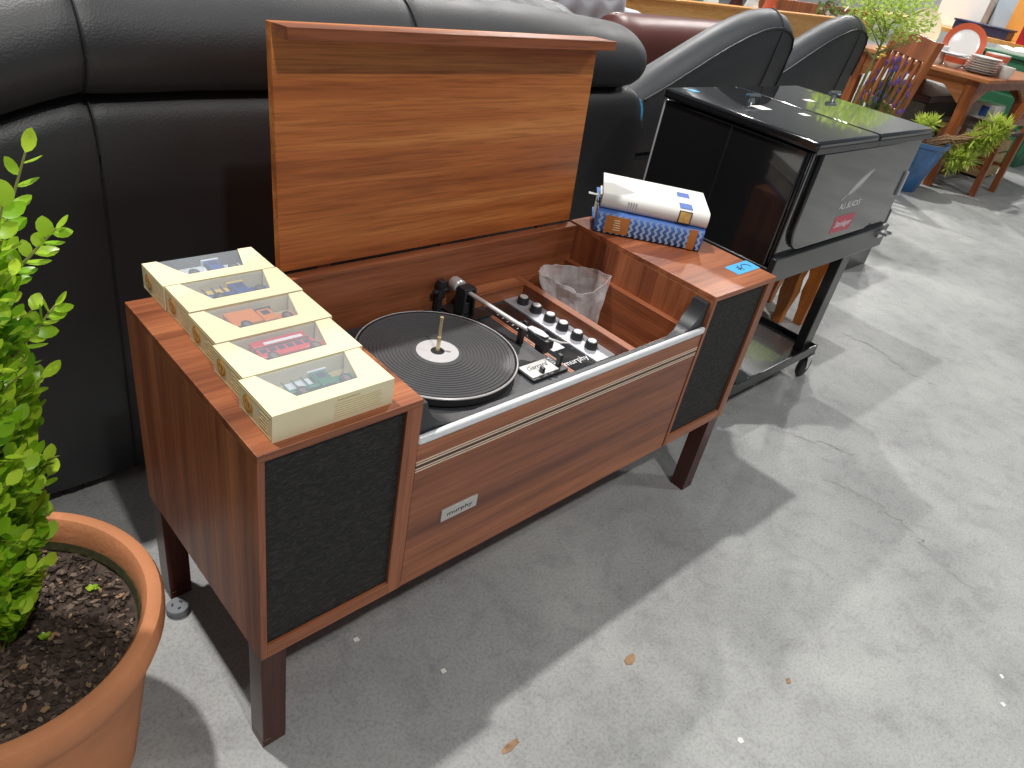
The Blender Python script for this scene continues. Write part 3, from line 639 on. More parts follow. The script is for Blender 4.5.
# ================================================================== sofa behind
def sofa():
    t = thing('leather_sofa', (0.4, 0.9, 0), 'long black leather sofa seen from behind the open radiogram', 'sofa')
    low = [(0.80, 0.035), (0.752, 0.035), (0.738, 0.06), (0.728, 0.20), (0.718, 0.45), (0.708, 0.72), (0.710, 0.79), (0.722, 0.828), (0.748, 0.848), (0.80, 0.852)]
    roll = [(0.80, 0.845), (0.742, 0.850), (0.708, 0.866), (0.690, 0.895), (0.684, 0.925), (0.692, 0.962), (0.715, 0.998), (0.755, 1.028), (0.805, 1.040), (0.860, 1.030), (0.900, 0.995), (0.92, 0.90)]
    def smooth(pr, k=3):
        out = []
        for i in range(len(pr)-1):
            p0, p1, p2, p3 = pr[max(i-1, 0)], pr[i], pr[i+1], pr[min(i+2, len(pr)-1)]
            for j in range(k):
                u = j/k
                out.append(tuple(0.5*((2*p1[d]) + (-p0[d]+p2[d])*u + (2*p0[d]-5*p1[d]+4*p2[d]-p3[d])*u*u + (-p0[d]+3*p1[d]-3*p2[d]+p3[d])*u**3) for d in (0, 1)))
        return out+[pr[-1]]
    low, roll = smooth(low), smooth(roll)
    def droop(x): return -max(0, 0.06-x)**1.2*0.42
    def topdrop(x): return 1 - 0.20*max(0, (x-0.75)/0.75)**1.6
    def ring(pr, x, sc, yc, zc, isroll):
        r = []
        for y, z in pr:
            zz = z
            if isroll: zz = 0.85 + (z-0.85)*topdrop(x)
            zz += droop(x)*min(1, max(0, (zz-0.3)/0.5))
            yy = y + 0.02*math.sin(x*3)*0.3
            r.append((x, yc+(yy-yc)*sc, zc+(zz-zc)*sc + 0.002*noise.noise(Vector((x*7, y*9, z*9)))))
        return r
    def sec(name, pr, x0, x1, isroll, endr=False, label=None, pinch=0.012):
        yc, zc = (0.80, 0.93) if isroll else (0.84, 0.45)
        n = 26; rings = []
        for i in range(n+1):
            u = i/n; u = 0.5-0.5*math.cos(PI*u); x = x0+(x1-x0)*u
            d = min(x-x0, x1-x); s = 1
            if endr and x1-x < 0.11:
                q = 1-(x1-x)/0.11; s = math.sqrt(max(0.02, 1-q*q*0.75)) if isroll else math.sqrt(max(0.02, 1-q*q*0.30))
            elif d < 0.02: s = 1 - pinch*(1-d/0.02)**2*(4 if isroll else 2)*0.5
            rings.append(ring(pr, x, s, yc, zc, isroll))
        # close the section at the rear so it has body
        back = 1.0 if not isroll else 0.94
        full = [r + [(r[0][0], back, r[-1][2]), (r[0][0], back, r[0][2])] for r in rings]
        return build(name, MB().loft(full), 'leather', t, angle=60, label=label)
    xs = [-1.0, 0.075, 1.610]
    sec('lower_back', low, xs[0], xs[1]-0.001, False); sec('lower_back', low, xs[1]+0.001, xs[2], False, True)
    sec('back_roll', roll, xs[0], 0.066, True); sec('back_roll', roll, 0.068, 0.715, True); sec('back_roll', roll, 0.717, 1.555, True, True)
    # seam threads
    for x, pr, isr in ((0.075, low, False), (0.067, roll, True), (0.716, roll, True)):
        yc, zc = (0.80, 0.93) if isr else (0.84, 0.45)
        build('seam', MB().tube(ring(pr, x, 0.998, yc, zc, isr)[1:-1], 0.0022, 6), 'piping', t)
    # headrest cushions with gathered leather, seat and arms beyond the back
    def gather(x0, x1):
        rings = []; n = 70
        for i in range(n+1):
            x = x0+(x1-x0)*i/n; e = min(1, min(i, n-i)/7.0); e = math.sqrt(1-(1-e)**2)
            rr = []
            for k in range(18):
                a = 2*PI*k/18
                g = 1 + 0.05*math.sin(x*95 + 2*math.sin(a*2))*max(0, math.sin(a))
                dz = (topdrop(x)-1)*0.13
                rr.append((x, 0.985 + 0.125*e*math.cos(a)*g, 0.945 + dz + 0.092*max(e, .1)*math.sin(a)*g))
            rings.append(rr)
        build('headrest', MB().loft(rings), 'leather_grey_lit', t, angle=70)
    gather(-0.95, 0.06); gather(0.075, 0.71); gather(0.725, 1.47)
    build('seat', B(-0.9, 1.45, 1.0, 1.62, 0.10, 0.47), 'leather', t, bevel=0.05, seg=4)
    build('arm', B(1.455, 1.60, 1.0, 1.65, 0.04, 0.62), 'leather', t, bevel=0.05, seg=4)
    for x in (-0.05, 1.45, -0.9):
        build('foot', MB().lathe([(0.022, 0), (0.026, 0.004), (0.026, 0.04), (0.022, 0.045)], (x, 0.79, 0), 16), 'rubber', t)
    bp_ = MB()
    ty_ = [0.7275, 0.7225, 0.7190, 0.7175, 0.7170, 0.7165]
    tag(build('tape_strip', bp_.loft([[(1.552+0.014*math.sin(k*0.5), ty_[k]-0.004, 0.815-0.014*k), (1.568+0.014*math.sin(k*0.5), ty_[k]-0.0025, 0.815-0.014*k), (1.568+0.014*math.sin(k*0.5), ty_[k]+0.002, 0.815-0.014*k), (1.552+0.014*math.sin(k*0.5), ty_[k]+0.002, 0.815-0.014*k)] for k in range(6)]), 'tape'), 'short strip of blue tape on the end of the black sofa back', 'tape')
sofa()

# ================================================================== recliner armchairs
def armchair(label, ox, oy, zs=1.0):
    t = thing('recliner_chair', (ox+2.2, oy+1.25, 0), label, 'armchair', 'black leather recliners behind the cooler')
    P = [(1.72, 0.60), (1.757, 0.775), (1.86, 0.815), (1.97, 0.862), (2.07, 0.905), (2.171, 0.946), (2.27, 0.980), (2.367, 1.006), (2.43, 1.015), (2.49, 1.016), (2.55, 1.006), (2.59, 0.985), (2.605, 0.95), (2.595, 0.88), (2.575, 0.80), (2.55, 0.60)]
    P = [(x, z*zs) for x, z in P]
    def ringat(y, ex):
        r = []
        n = len(P)
        for i, (x, z) in enumerate(P):
            a = Vector(P[max(i-1, 0)]); b = Vector(P[min(i+1, n-1)]); d = (b-a).normalized(); nrm = Vector((-d.y, d.x))
            k = ex*min(1, max(0, (z-0.60)/0.2))
            r.append((x+nrm.x*k+ox, y+oy, z+nrm.y*k))
        return r
    st = [(0.85, 0.0), (0.853, 0.006), (0.862, 0.020), (0.877, 0.036), (0.897, 0.048), (0.920, 0.053), (0.940, 0.048), (0.957, 0.034), (0.967, 0.016), (0.970, 0.0)]
    build('backrest', MB().loft([ringat(y, e) for y, e in st]), 'leather_grey_lit', t, angle=50)
    side = ringat(0.8485, -0.008)
    mp = [(p[0], p[1], p[2]) for p in side]
    sp_ = MB(); n = len(mp); c0 = (2.2+ox, 0.8485+oy, 0.60)
    ring2 = [(p[0], p[1]+0.004, p[2]) for p in ringat(0.8485, -0.002)]
    sp_.loft([mp, ring2], cap=True)
    build('side_panel', sp_, 'leather', t, angle=40)
    build('piping', MB().tube(ringat(0.848, 0.0)[1:-1], 0.004, 6), 'piping', t)
    build('seam', MB().tube([(2.49+ox, 0.848+oy, 1.005*zs), (2.475+ox, 0.848+oy, 0.90*zs), (2.44+ox, 0.848+oy, 0.75*zs), (2.40+ox, 0.848+oy, 0.62*zs)], 0.003, 6), 'piping', t)
    build('seam', MB().tube([ringat(y, e+0.001)[9] for y, e in st], 0.003, 6), 'piping', t)
    bs = MB().box(1.64+ox, 2.56+ox, 0.86+oy, 1.50+oy, 0.06, 0.60)
    build('body', bs, 'leather', t, bevel=0.03, seg=3)
    build('seat', B(1.62+ox, 2.0+ox, 0.98+oy, 1.38+oy, 0.30, 0.66), 'leather_grey_lit', t, bevel=0.05, seg=4)
    for dx in (1.70, 2.50):
        for dy in (0.92, 1.44): build('foot', MB().lathe([(0.02, 0), (0.025, 0.005), (0.025, 0.07), (0.02, 0.07)], (dx+ox, dy+oy, 0), 12), 'rubber', t)
armchair('nearer black leather recliner with peaked back, right beside the sofa end', 0.0, 0.0)
armchair('farther black leather recliner back beside the leafy potted tree', 1.24, 0.25, 0.985)
fs = thing('footstool', (3.4, 0.66, 0), 'low black block footstool on the floor behind the cooler trolley', 'footstool')
build('cushion', B(3.27, 3.62, 0.55, 0.86, 0.14, 0.30), 'leather', fs, bevel=0.02, seg=3); build('plinth', B(3.28, 3.60, 0.56, 0.85, 0, 0.14), 'black_metal', fs, bevel=0.004)

# ================================================================== cooler trolley
CT = thing('cooler_trolley', (1.94, 0.39, 0), 'glossy black two-lid drinks cooler on a wheeled stand', 'cooler')
x0, x1, y0, y1 = 1.545, 2.290, 0.150, 0.625
tub = build('tub', B(x0+0.012, x1-0.012, y0+0.010, y1-0.012, 0.500, 0.848), 'black_gloss', CT, bevel=0.012, seg=3)
# left side panel with a pressed centre line, right panel
build('side_panel', B(x0, x0+0.012, y0+0.02, y1, 0.49, 0.845), 'black_gloss', CT, bevel=0.004)
build('side_rib', MB().box(x0-0.0025, x0, 0.392, 0.396, 0.58, 0.842), 'black_metal', CT)
build('corner_post', B(x0-0.002, x0+0.004, y1-0.004, y1+0.002, 0.48, 0.85), 'alu_plate', CT, bevel=0.002)
build('side_panel', B(x1-0.012, x1, y0+0.02, y1, 0.49, 0.845), 'black_gloss', CT, bevel=0.004)
# front panel with rounded lower corners, slightly bowed
def rounded(xa, xb, za, zb, r, n=10):
    p = [(xb, zb), (xa, zb)]
    p += [(xa+r-r*math.cos(PI/2*k/n), za+r-r*math.sin(PI/2*k/n)) for k in range(n+1)]
    p += [(xb-r+r*math.sin(PI/2*k/n), za+r-r*math.cos(PI/2*k/n)) for k in range(n+1)]
    return p
build('front_backing', B(x0+0.006, x1-0.006, y0+0.004, y0+0.012, 0.49, 0.846), 'black_gloss', CT, bevel=0.003)
build('front_panel', MB().prism(rounded(x0+0.040, x1-0.140, 0.572, 0.846, 0.075), 1, y0-0.008, y0+0.006), 'black_gloss', CT, bevel=0.005, seg=3)
build('bottom_rail', B(x0-0.004, x1+0.004, y0-0.012, y0+0.006, 0.487, 0.562), 'black_metal', CT, bevel=0.003)
build('bottom_rail', B(x0-0.004, x1+0.004, y1-0.004, y1+0.010, 0.487, 0.555), 'black_metal', CT, bevel=0.003)
build('side_rail', B(x0-0.004, x0+0.008, y0+0.006, y1-0.004, 0.487, 0.53), 'black_metal', CT, bevel=0.003)
build('side_rail', B(x1-0.008, x1+0.004, y0+0.006, y1-0.004, 0.487, 0.53), 'black_metal', CT, bevel=0.003)
for a, b in ((x0-0.012, 1.896), (1.902, x1+0.012)):
    ld = build('cooler_lid', B(a, b, y0-0.008, y1+0.006, 0.850, 0.876), 'black_gloss', CT, bevel=0.008, seg=4)
    hx = 1.74 if a < 1.8 else 2.26; hy = 0.47
    hb = MB().tube([(hx-0.026, hy+0.004, 0.893), (hx+0.026, hy-0.004, 0.893)], 0.007, 10).tube([(hx, hy, 0.876), (hx, hy, 0.892)], [0.010, 0.005], 10)
    build('lid_handle', hb, 'chrome', ld)
    build('lid_edge', B(a-0.002, b+0.002, y0-0.011, y0-0.007, 0.846, 0.860), 'black_metal', ld)
st_ = [(1.60, 0.58, 0.03, 0.02), (1.68, 0.40, 0.05, 0.035), (2.05, 0.45, 0.04, 0.02), (1.80, 0.33, 0.03, 0.02)]
for k, (sx, sy, a, b) in enumerate(st_):
    tag(build('paper_label', MB().prism([(sx, sy), (sx+a, sy-0.006), (sx+a+0.004, sy+b), (sx+0.003, sy+b+0.004)], 2, 0.8762, 0.8767), 'tape' if k == 0 else 'paper'),
        ['scrap of blue tape on the back corner of the left cooler lid', 'white paper tag beside the handle of the left cooler lid', 'white paper tag on the right cooler lid', 'small white sticker on the left cooler lid nearest the front'][k], 'tape' if k == 0 else 'label')
for lx in (1.545, 2.060):
    for ly in (y0+0.004, y1-0.05):
        build('leg', B(lx, lx+0.062, ly, ly+0.034, 0.118, 0.49), 'black_metal', CT, bevel=0.003)
sh = build('shelf', B(1.535, 2.135, y0-0.008, y1-0.004, 0.108, 0.118), 'black_gloss', CT, bevel=0.002)
build('shelf_lip', B(1.535, 2.135, y0-0.014, y0-0.008, 0.100, 0.135), 'black_metal', sh, bevel=0.001)
build('shelf_lip', B(2.135, 2.141, y0-0.014, y1, 0.100, 0.135), 'black_metal', sh, bevel=0.001)
build('shelf_lip', B(1.535, 2.135, y1-0.004, y1+0.002, 0.100, 0.135), 'black_metal', sh, bevel=0.001)
for cx in (1.550, 2.125):
    for cy in (y0+0.002, y1-0.03):
        m = Matrix.Translation((cx+(0.012 if cx > 2 else -0.004), cy, 0.040)) @ Matrix.Rotation(PI/2, 4, 'X')
        fk = MB().box(cx-0.022, cx+0.022, cy-0.020, cy+0.020, 0.096, 0.100).tube([(cx, cy, 0.100), (cx, cy, 0.086)], 0.012, 12)
        for s in (-1, 1): fk.prism([(cx-0.016, 0.088), (cx+0.020, 0.088), (cx+0.022, 0.036), (cx+0.006, 0.032)], 1, cy+s*0.014-0.0015, cy+s*0.014+0.0015)
        cs = build('castor', fk, 'chrome', CT)
        wl = MB().lathe([(0.006, -0.011), (0.034, -0.011), (0.040, -0.007), (0.040, 0.007), (0.034, 0.011), (0.006, 0.011)], n=28, close=True).tf(m)
        build('castor_wheel', wl, 'rubber', cs)
        build('castor_hub', MB().lathe([(0.0005, -0.014), (0.009, -0.014), (0.009, 0.014), (0.0005, 0.014)], n=14).tf(m), 'alu_plate', cs)
# bottle opener, catch plate and side handle at the right end
build('bottle_opener', MB().box(2.205, 2.245, y0-0.022, y0-0.012, 0.53, 0.555).box(2.200, 2.210, y0-0.045, y0-0.012, 0.545, 0.553).box(2.240, 2.250, y0-0.045, y0-0.012, 0.545, 0.553).box(2.200, 2.250, y0-0.047, y0-0.040, 0.545, 0.55), 'chrome', CT, bevel=0.001)
build('latch', MB().box(2.262, 2.276, y0-0.004, y0+0.005, 0.66, 0.74), 'alu_plate', CT, bevel=0.002)
# printed fern, wording and red panel on the front
yf = y0-0.0085
fern = MB(); A = Vector((1.812, 0.697)); Bq = Vector((1.955, 0.775)); ax = (Bq-A); ln_ = ax.length; ax.normalize(); nx_ = Vector((-ax.y, ax.x))
def fp2(p): return (p.x, yf, p.y)
fern.add([fp2(A+nx_*0.0012), fp2(A-nx_*0.0012), fp2(Bq-nx_*0.0006), fp2(Bq+nx_*0.0006)], [(0, 1, 2, 3)])
for k in range(22):
    u = 0.22+0.76*k/21; wdt = 0.026*math.sin(PI*min(1, (u-0.12)/0.95))**0.8*(1.12-u*0.7); c = A+ax*ln_*u
    for s in (-1, 1):
        tip = c + nx_*s*wdt + ax*wdt*0.8
        fern.add([fp2(c-ax*0.0026), fp2(c+ax*0.0022), fp2(tip)], [(0, 1, 2)])
build('fern_print', fern, 'white_print', CT, smooth=False)
FR = Matrix.Rotation(PI/2, 4, 'X')
build('wording', MB().text('ALL BLACKS', 0.026, Matrix.Translation((1.888, yf, 0.677)) @ FR @ Matrix.Scale(0.95, 4, (1, 0, 0)), shear=0.1), 'white_print', CT, smooth=False)
build('red_label', B(1.826, 1.957, yf, y0-0.006, 0.594, 0.645), 'red_print', CT)
build('red_label_wording', MB().text('Steinlager', 0.027, Matrix.Translation((1.891, yf-0.0005, 0.619)) @ FR, shear=0.3), 'white_print', CT, smooth=False)
# carved timber legs of a small stool standing behind the trolley
ST = thing('carved_stool', (2.56, 0.46, 0), 'small orange timber stool with shaped legs behind the cooler trolley', 'stool')
for lx, ly in ((2.455, 0.430), (2.535, 0.375), (2.60, 0.56), (2.50, 0.58)):
    build('leg', MB().loft([[(lx+dx*r+o_, ly+dy*r, z) for dx, dy in ((-1, -1), (1, -1), (1, 1), (-1, 1))] for z, r, o_ in ((0, 0.018, 0), (0.06, 0.020, 0.003), (0.14, 0.030, 0.006), (0.20, 0.026, 0.002), (0.26, 0.034, 0.0), (0.32, 0.036, 0.0))]), 'orange_wood', ST, bevel=0.003)
build('seat', B(2.42, 2.66, 0.34, 0.62, 0.32, 0.345), 'orange_wood', ST, bevel=0.005)

# ================================================================== potted box plant
PX, PY, PZ, PR = -0.285, 0.190, 0.340, 0.212
PP = thing('potted_box_plant', (PX, PY, 0), 'bright green leafy box shrub in a big terracotta pot', 'potted plant')
pot = build('terracotta_pot', MB().lathe([(0.140, 0.0), (0.146, 0.004), (0.178, 0.20), (0.192, 0.268), (0.196, 0.276), (0.204, 0.284), (0.211, 0.305), (PR, 0.325), (0.208, 0.336), (0.200, PZ), (0.190, PZ-0.001), (0.183, PZ-0.010), (0.180, 0.30), (0.172, 0.26), (0.150, 0.18), (0.130, 0.10), (0.02, 0.10)], (PX, PY, 0), 72), 'terracotta', PP)
build('moss', MB().lathe([(0.1765, 0.287), (0.1795, 0.300), (0.1775, 0.302), (0.1735, 0.289)], (PX, PY, 0), 48, close=True), 'moss', pot)
sm = MB(); nr, na = 16, 56
for i in range(nr+1):
    for k in range(na):
        r_ = 0.0005+0.1765*i/nr; a = 2*PI*k/na; x, y = PX+r_*math.cos(a), PY+r_*math.sin(a)
        z = 0.286 + 0.010*noise.noise(Vector((x*22, y*22, 1))) + 0.007*noise.noise(Vector((x*60, y*60, 4))) - 0.006*(1-i/nr)*0
        sm.v.append((x, y, z))
for i in range(nr):
    for k in range(na): sm.f.append((i*na+k, i*na+(k+1) % na, (i+1)*na+(k+1) % na, (i+1)*na+k))
build('soil', sm, 'soil', pot, kind='stuff')
rnd = random.Random(11)
def chips(num, mat, smin, smax, name):
    m = MB()
    for _ in range(num):
        r_ = 0.168*math.sqrt(rnd.random()); a = rnd.uniform(0, 2*PI); x, y = PX+r_*math.cos(a), PY+r_*math.sin(a)
        s = rnd.uniform(smin, smax); z = 0.290+0.010*noise.noise(Vector((x*22, y*22, 1)))+rnd.uniform(-0.002, 0.004)
        M4 = Matrix.Translation((x, y, z)) @ Matrix.Rotation(rnd.uniform(0, 6.28), 4, 'Z') @ Matrix.Rotation(rnd.uniform(-.6, .6), 4, 'X') @ Matrix.Rotation(rnd.uniform(-.5, .5), 4, 'Y')
        q = [(s*rnd.uniform(.7, 1.2), 0), (s*.3, s*rnd.uniform(.3, .6)), (-s*rnd.uniform(.6, 1), s*.2), (-s*.5, -s*rnd.uniform(.3, .5)), (s*.4, -s*.4)]
        m.add([M4 @ Vector((a_, b_, s*.14)) for a_, b_ in q]+[M4 @ Vector((a_, b_, -s*.14)) for a_, b_ in q], [(0, 1, 2, 3, 4), (9, 8, 7, 6, 5)]+[(i, i+5, (i+1) % 5+5, (i+1) % 5) for i in range(5)])
    build(name, m, mat, pot, smooth=False, kind='stuff')
chips(1800, 'soil', 0.002, 0.008, 'soil_crumbs'); chips(800, 'bark', 0.002, 0.008, 'bark_chips'); chips(110, 'bark_light', 0.002, 0.008, 'pale_bark_chips')
# leaf meshes: an oval blade folded slightly along its midrib
def leaf_mesh(name, mat, ln=1.0, wd=0.64):
    prof = [(0.0, 0.05), (0.18, 0.36), (0.42, 0.5), (0.68, 0.46), (0.88, 0.27), (1.0, 0.03)]
    vs = []; fs = []
    for u, r_ in prof:
        zc = -0.10*math.sin(u*PI*0.9)+0.05*u
        vs += [(u*ln, -r_*wd, 0.10*r_+zc), (u*ln, 0, zc), (u*ln, r_*wd, 0.10*r_+zc)]
    for i in range(len(prof)-1):
        k = i*3; fs += [(k, k+3, k+4, k+1), (k+1, k+4, k+5, k+2)]
    me = bpy.data.meshes.new(name); me.from_pydata(vs, [], fs); me.materials.append(M[mat]); me.shade_smooth(); return me
LM = [leaf_mesh('box_leaf', 'leaf'), leaf_mesh('box_leaf_deep', 'leaf_dark')]
camp = camo.matrix_world.translation.copy(); cinv = camo.matrix_world.inverted()
def crown_r(z):
    # crown radius by height above the floor
    t = [(0.30, 0.03), (0.36, 0.055), (0.45, 0.082), (0.56, 0.100), (0.66, 0.106), (0.76, 0.114), (0.84, 0.116), (0.90, 0.090), (0.97, 0.06), (1.02, 0.02)]
    for (a, ra), (b, rb) in zip(t, t[1:]):
        if a <= z <= b: return ra+(rb-ra)*(z-a)/(b-a)
    return 0.01
leaves = []; stems = MB()
stems.tube([(PX, PY, 0.28), (PX+0.004, PY, 0.5), (PX-0.003, PY+0.004, 0.75), (PX, PY, 0.95)], [0.010, 0.008, 0.006, 0.003], 8)
for s in range(600):
    z = rnd.uniform(0.32, 0.90); a = rnd.uniform(0, 2*PI); R_ = crown_r(min(z+0.04, 1.0))*rnd.uniform(0.80, 1.08)
    base = Vector((PX+0.25*R_*math.cos(a), PY+0.25*R_*math.sin(a), z-0.05)); tip = Vector((PX+R_*math.cos(a), PY+R_*math.sin(a), z+0.035+rnd.uniform(-.01, .03)))
    stems.tube([base, base.lerp(tip, 0.5)+Vector((0, 0, 0.004)), tip], [0.0016, 0.0013, 0.0008], 5)
    d = (tip-base).normalized(); nl = rnd.randint(7, 10)
    for k in range(nl):
        u = 0.42+0.58*k/(nl-1); p = base.lerp(tip, u); s_ = rnd.uniform(0.018, 0.026)
        side = d.cross(Vector((0, 0, 1))).normalized()*(1 if k % 2 else -1)
        dirv = (d*rnd.uniform(0.45, 0.9) + side*rnd.uniform(0.5, 1.0) + Vector((rnd.uniform(-.3, .3), rnd.uniform(-.3, .3), rnd.uniform(-.05, .5)))).normalized()
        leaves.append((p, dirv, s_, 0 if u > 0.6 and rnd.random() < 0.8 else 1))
# the tall shoots on the right of the crown
for (bx_, by_, bz_), (tx_, ty_, tz_) in (((PX+0.08, PY-0.01, 0.80), (-0.142, 0.185, 0.950)), ((PX+0.09, PY, 0.80), (-0.126, 0.190, 0.866)), ((PX+0.06, PY-0.05, 0.78), (-0.18, 0.13, 0.92)), ((PX+0.09, PY-0.03, 0.74), (-0.145, 0.165, 0.79))):
    base, tip = Vector((bx_, by_, bz_)), Vector((tx_, ty_, tz_)); stems.tube([base, base.lerp(tip, .5), tip], [0.002, 0.0016, 0.001], 6)
    d = (tip-base).normalized(); side0 = d.cross(Vector((0, 1, 0))).normalized()
    for k in range(12):
        p = base.lerp(tip, 0.2+0.8*k/11)
        dirv = (d*0.75 + side0*(1 if k % 2 else -1)*0.9 + Vector((rnd.uniform(-.2, .2), rnd.uniform(-.5, .2), 0.1))).normalized() if k < 11 else d
        leaves.append((p, dirv, rnd.uniform(0.019, 0.026), 0))
build('stem', stems, 'stem', PP)
def leaf_matrix(p, d, s, tw):
    up = Vector((0, 0, 1)) + Vector((0, -0.35, 0)); y = up.cross(d)
    if y.length < 0.05: y = Vector((1, 0, 0)).cross(d)
    y.normalize(); z = d.cross(y).normalized()
    R3 = Matrix((d, y, z)).transposed().to_4x4()
    return Matrix.Translation(p) @ R3 @ Matrix.Rotation(tw, 4, 'X') @ Matrix.Scale(s, 4)
scored = []
for i, (p, d, s, kd) in enumerate(leaves):
    c = cinv @ p; vis = 0
    if c.z < 0:
        u = 512+736.8*c.x/-c.z; v = 384-736.8*c.y/-c.z
        out = math.hypot(p.x-PX, p.y-PY)/max(0.03, crown_r(min(max(p.z, 0.31), 1.0)))
        if -5 < u < 1030 and 0 < v < 768: vis = s/-c.z*(0.4+out)*(1.5 if p.x > PX else 0.6)
    scored.append((vis, i))
scored.sort(reverse=True); big = set(i for v, i in scored[:300] if v > 0)
rest = [MB(), MB()]
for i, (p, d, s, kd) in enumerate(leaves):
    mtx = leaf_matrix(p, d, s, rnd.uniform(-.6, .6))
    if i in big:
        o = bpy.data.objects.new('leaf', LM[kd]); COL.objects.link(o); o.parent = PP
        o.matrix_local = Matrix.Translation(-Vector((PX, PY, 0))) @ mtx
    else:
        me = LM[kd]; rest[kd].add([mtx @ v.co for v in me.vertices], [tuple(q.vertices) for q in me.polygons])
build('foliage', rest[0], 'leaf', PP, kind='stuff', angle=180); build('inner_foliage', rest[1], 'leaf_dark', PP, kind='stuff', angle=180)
for (x, y) in ((PX+0.060, PY+0.055), (PX+0.055, PY-0.03), (PX+0.13, PY+0.02)):
    wd_ = MB().tube([(x, y, 0.282), (x, y, 0.300)], 0.0012, 5)
    for k in range(7):
        a = k*0.9; wd_.add([leaf_matrix(Vector((x, y, 0.292+0.002*k)), Vector((math.cos(a), math.sin(a), 0.4)).normalized(), 0.010, 0) @ v.co for v in LM[0].vertices], [tuple(q.vertices) for q in LM[0].polygons])
    build('seedling', wd_, 'leaf', PP, angle=180)

# small plug on the floor by the rear leg
pg = thing('power_plug', (0.002, 0.345, 0), 'small grey round plug with dark slots on the floor by the rear leg', 'plug')
build('plug_body', MB().lathe([(0.019, 0), (0.021, 0.004), (0.021, 0.014), (0.0195, 0.017), (0.0005, 0.018)], (0.002, 0.345, 0), 28), 'plug_grey', pg)
for a in (0.5, 2.6, 4.7):
    c_, s_ = math.cos(a), math.sin(a); px, py = 0.002+0.009*c_, 0.345+0.009*s_
    build('slot', MB().bar((px-0.003*s_, py+0.003*c_, 0.0183), (px+0.003*s_, py-0.003*c_, 0.0183), 0.003, 0.0014), 'ink', pg)

# ================================================================== things beyond
# --- brown leather sofa, grey buttoned armchair, timber headboard
bs = thing('leather_sofa', (3.4, 2.2, 0), 'brown leather sofa back showing between the black sofa and recliner', 'sofa')
def softback(t, name, x0, x1, y0, y1, z0, z1, mat, r=0.12, tuft=None):
    rings = []; n = 22
    for i in range(n+1):
        u = i/n; x = x0+(x1-x0)*u; e = min(1, min(x-x0, x1-x)/r); s = math.sqrt(max(0.05, 1-(1-e)**2))
        yc, hw_ = (y0+y1)/2, (y1-y0)/2
        zt = z0+(z1-z0)*(0.72+0.28*s)
        rr = [(x, yc-hw_*s, z0), (x, yc-hw_*s, z0+(zt-z0)*0.6)]
        for k in range(9):
            a = PI-PI*k/8; rr.append((x, yc+hw_*s*math.cos(a), zt-0.16+0.16*math.sin(a)))
        rr += [(x, yc+hw_*s, z0+(zt-z0)*0.6), (x, yc+hw_*s, z0)]
        rings.append(rr)
    return build(name, MB().loft(rings), mat, t, angle=60)
softback(bs, 'backrest', 2.95, 4.45, 1.95, 2.25, 0.06, 0.850, 'leather_brown')
build('seat', B(3.0, 4.4, 2.25, 2.58, 0.08, 0.44), 'leather_brown', bs, bevel=0.06, seg=4)
for x in (2.94, 4.30): build('arm', B(x, x+0.14, 2.05, 2.58, 0.05, 0.60), 'leather_brown', bs, bevel=0.05, seg=4)
build('seam', MB().tube([(3.62, 1.949, 0.3), (3.62, 1.949, 0.66)], 0.004, 6), 'piping', bs)
gs = thing('grey_armchair', (3.6, 3.0, 0), 'pale grey buttoned fabric armchair behind the brown sofa', 'armchair')
gb = MB(); nx, nz = 44, 18
def gsurf(u, v):
    x = 2.95+0.92*u; z = 0.42+0.56*v; dep = 0
    for r_ in range(3):
        for c_ in range(4):
            cu, cv = (c_+0.5+(0.5 if r_ % 2 else 0))/4.5, (r_+0.5)/3
            dep += 0.035*math.exp(-(((u-cu)/0.07)**2+((v-cv)/0.10)**2))
    return (x, 2.62+0.06*v+dep+0.05*(abs(u-.5)*2)**6, z)
for j in range(nz+1):
    for i in range(nx+1): gb.v.append(gsurf(i/nx, j/nz))
k0 = len(gb.v)
for j in range(nz+1):
    for i in range(nx+1):
        p = gsurf(i/nx, j/nz); gb.v.append((p[0], 2.80+0.06*j/nz, p[2]))
for j in range(nz):
    for i in range(nx):
        a = j*(nx+1)+i; gb.f += [(a, a+1, a+nx+2, a+nx+1), (k0+a, k0+a+nx+1, k0+a+nx+2, k0+a+1)]
for i in range(nx): gb.f += [(nz*(nx+1)+i, nz*(nx+1)+i+1, k0+nz*(nx+1)+i+1, k0+nz*(nx+1)+i), (i, k0+i, k0+i+1, i+1)]
for j in range(nz):
    a = j*(nx+1); gb.f += [(a, a+nx+1, k0+a+nx+1, k0+a), (a+nx, k0+a+nx, k0+a+2*nx+1, a+2*nx+1)]
build('buttoned_back', gb, 'fabric_grey', gs, angle=60)
build('seat', B(2.95, 3.87, 2.86, 3.5, 0.15, 0.46), 'fabric_grey', gs, bevel=0.05, seg=4)
build('arm', B(3.87, 4.03, 2.66, 3.5, 0.10, 0.78), 'fabric_grey', gs, bevel=0.04, seg=4); build('arm', B(2.80, 2.95, 2.66, 3.5, 0.10, 0.70), 'fabric_grey', gs, bevel=0.04, seg=4)
for x in (2.9, 3.95):
    for y in (2.75, 3.4): build('foot', B(x-0.02, x+0.02, y-0.02, y+0.02, 0, 0.16), 'leg_wood', gs)
tb_ = thing('timber_headboard', (6.2, 3.3, 0), 'long pale orange timber board behind the recliners', 'headboard')
build('board', B(4.55, 8.2, 3.25, 3.29, 0.20, 0.79), 'pine', tb_, bevel=0.004); build('cap_rail', B(4.52, 8.23, 3.23, 3.31, 0.79, 0.81), 'pine', tb_, bevel=0.004)
for x in (4.58, 8.1): build('post', B(x, x+0.06, 3.291, 3.35, 0, 0.785), 'pine', tb_)

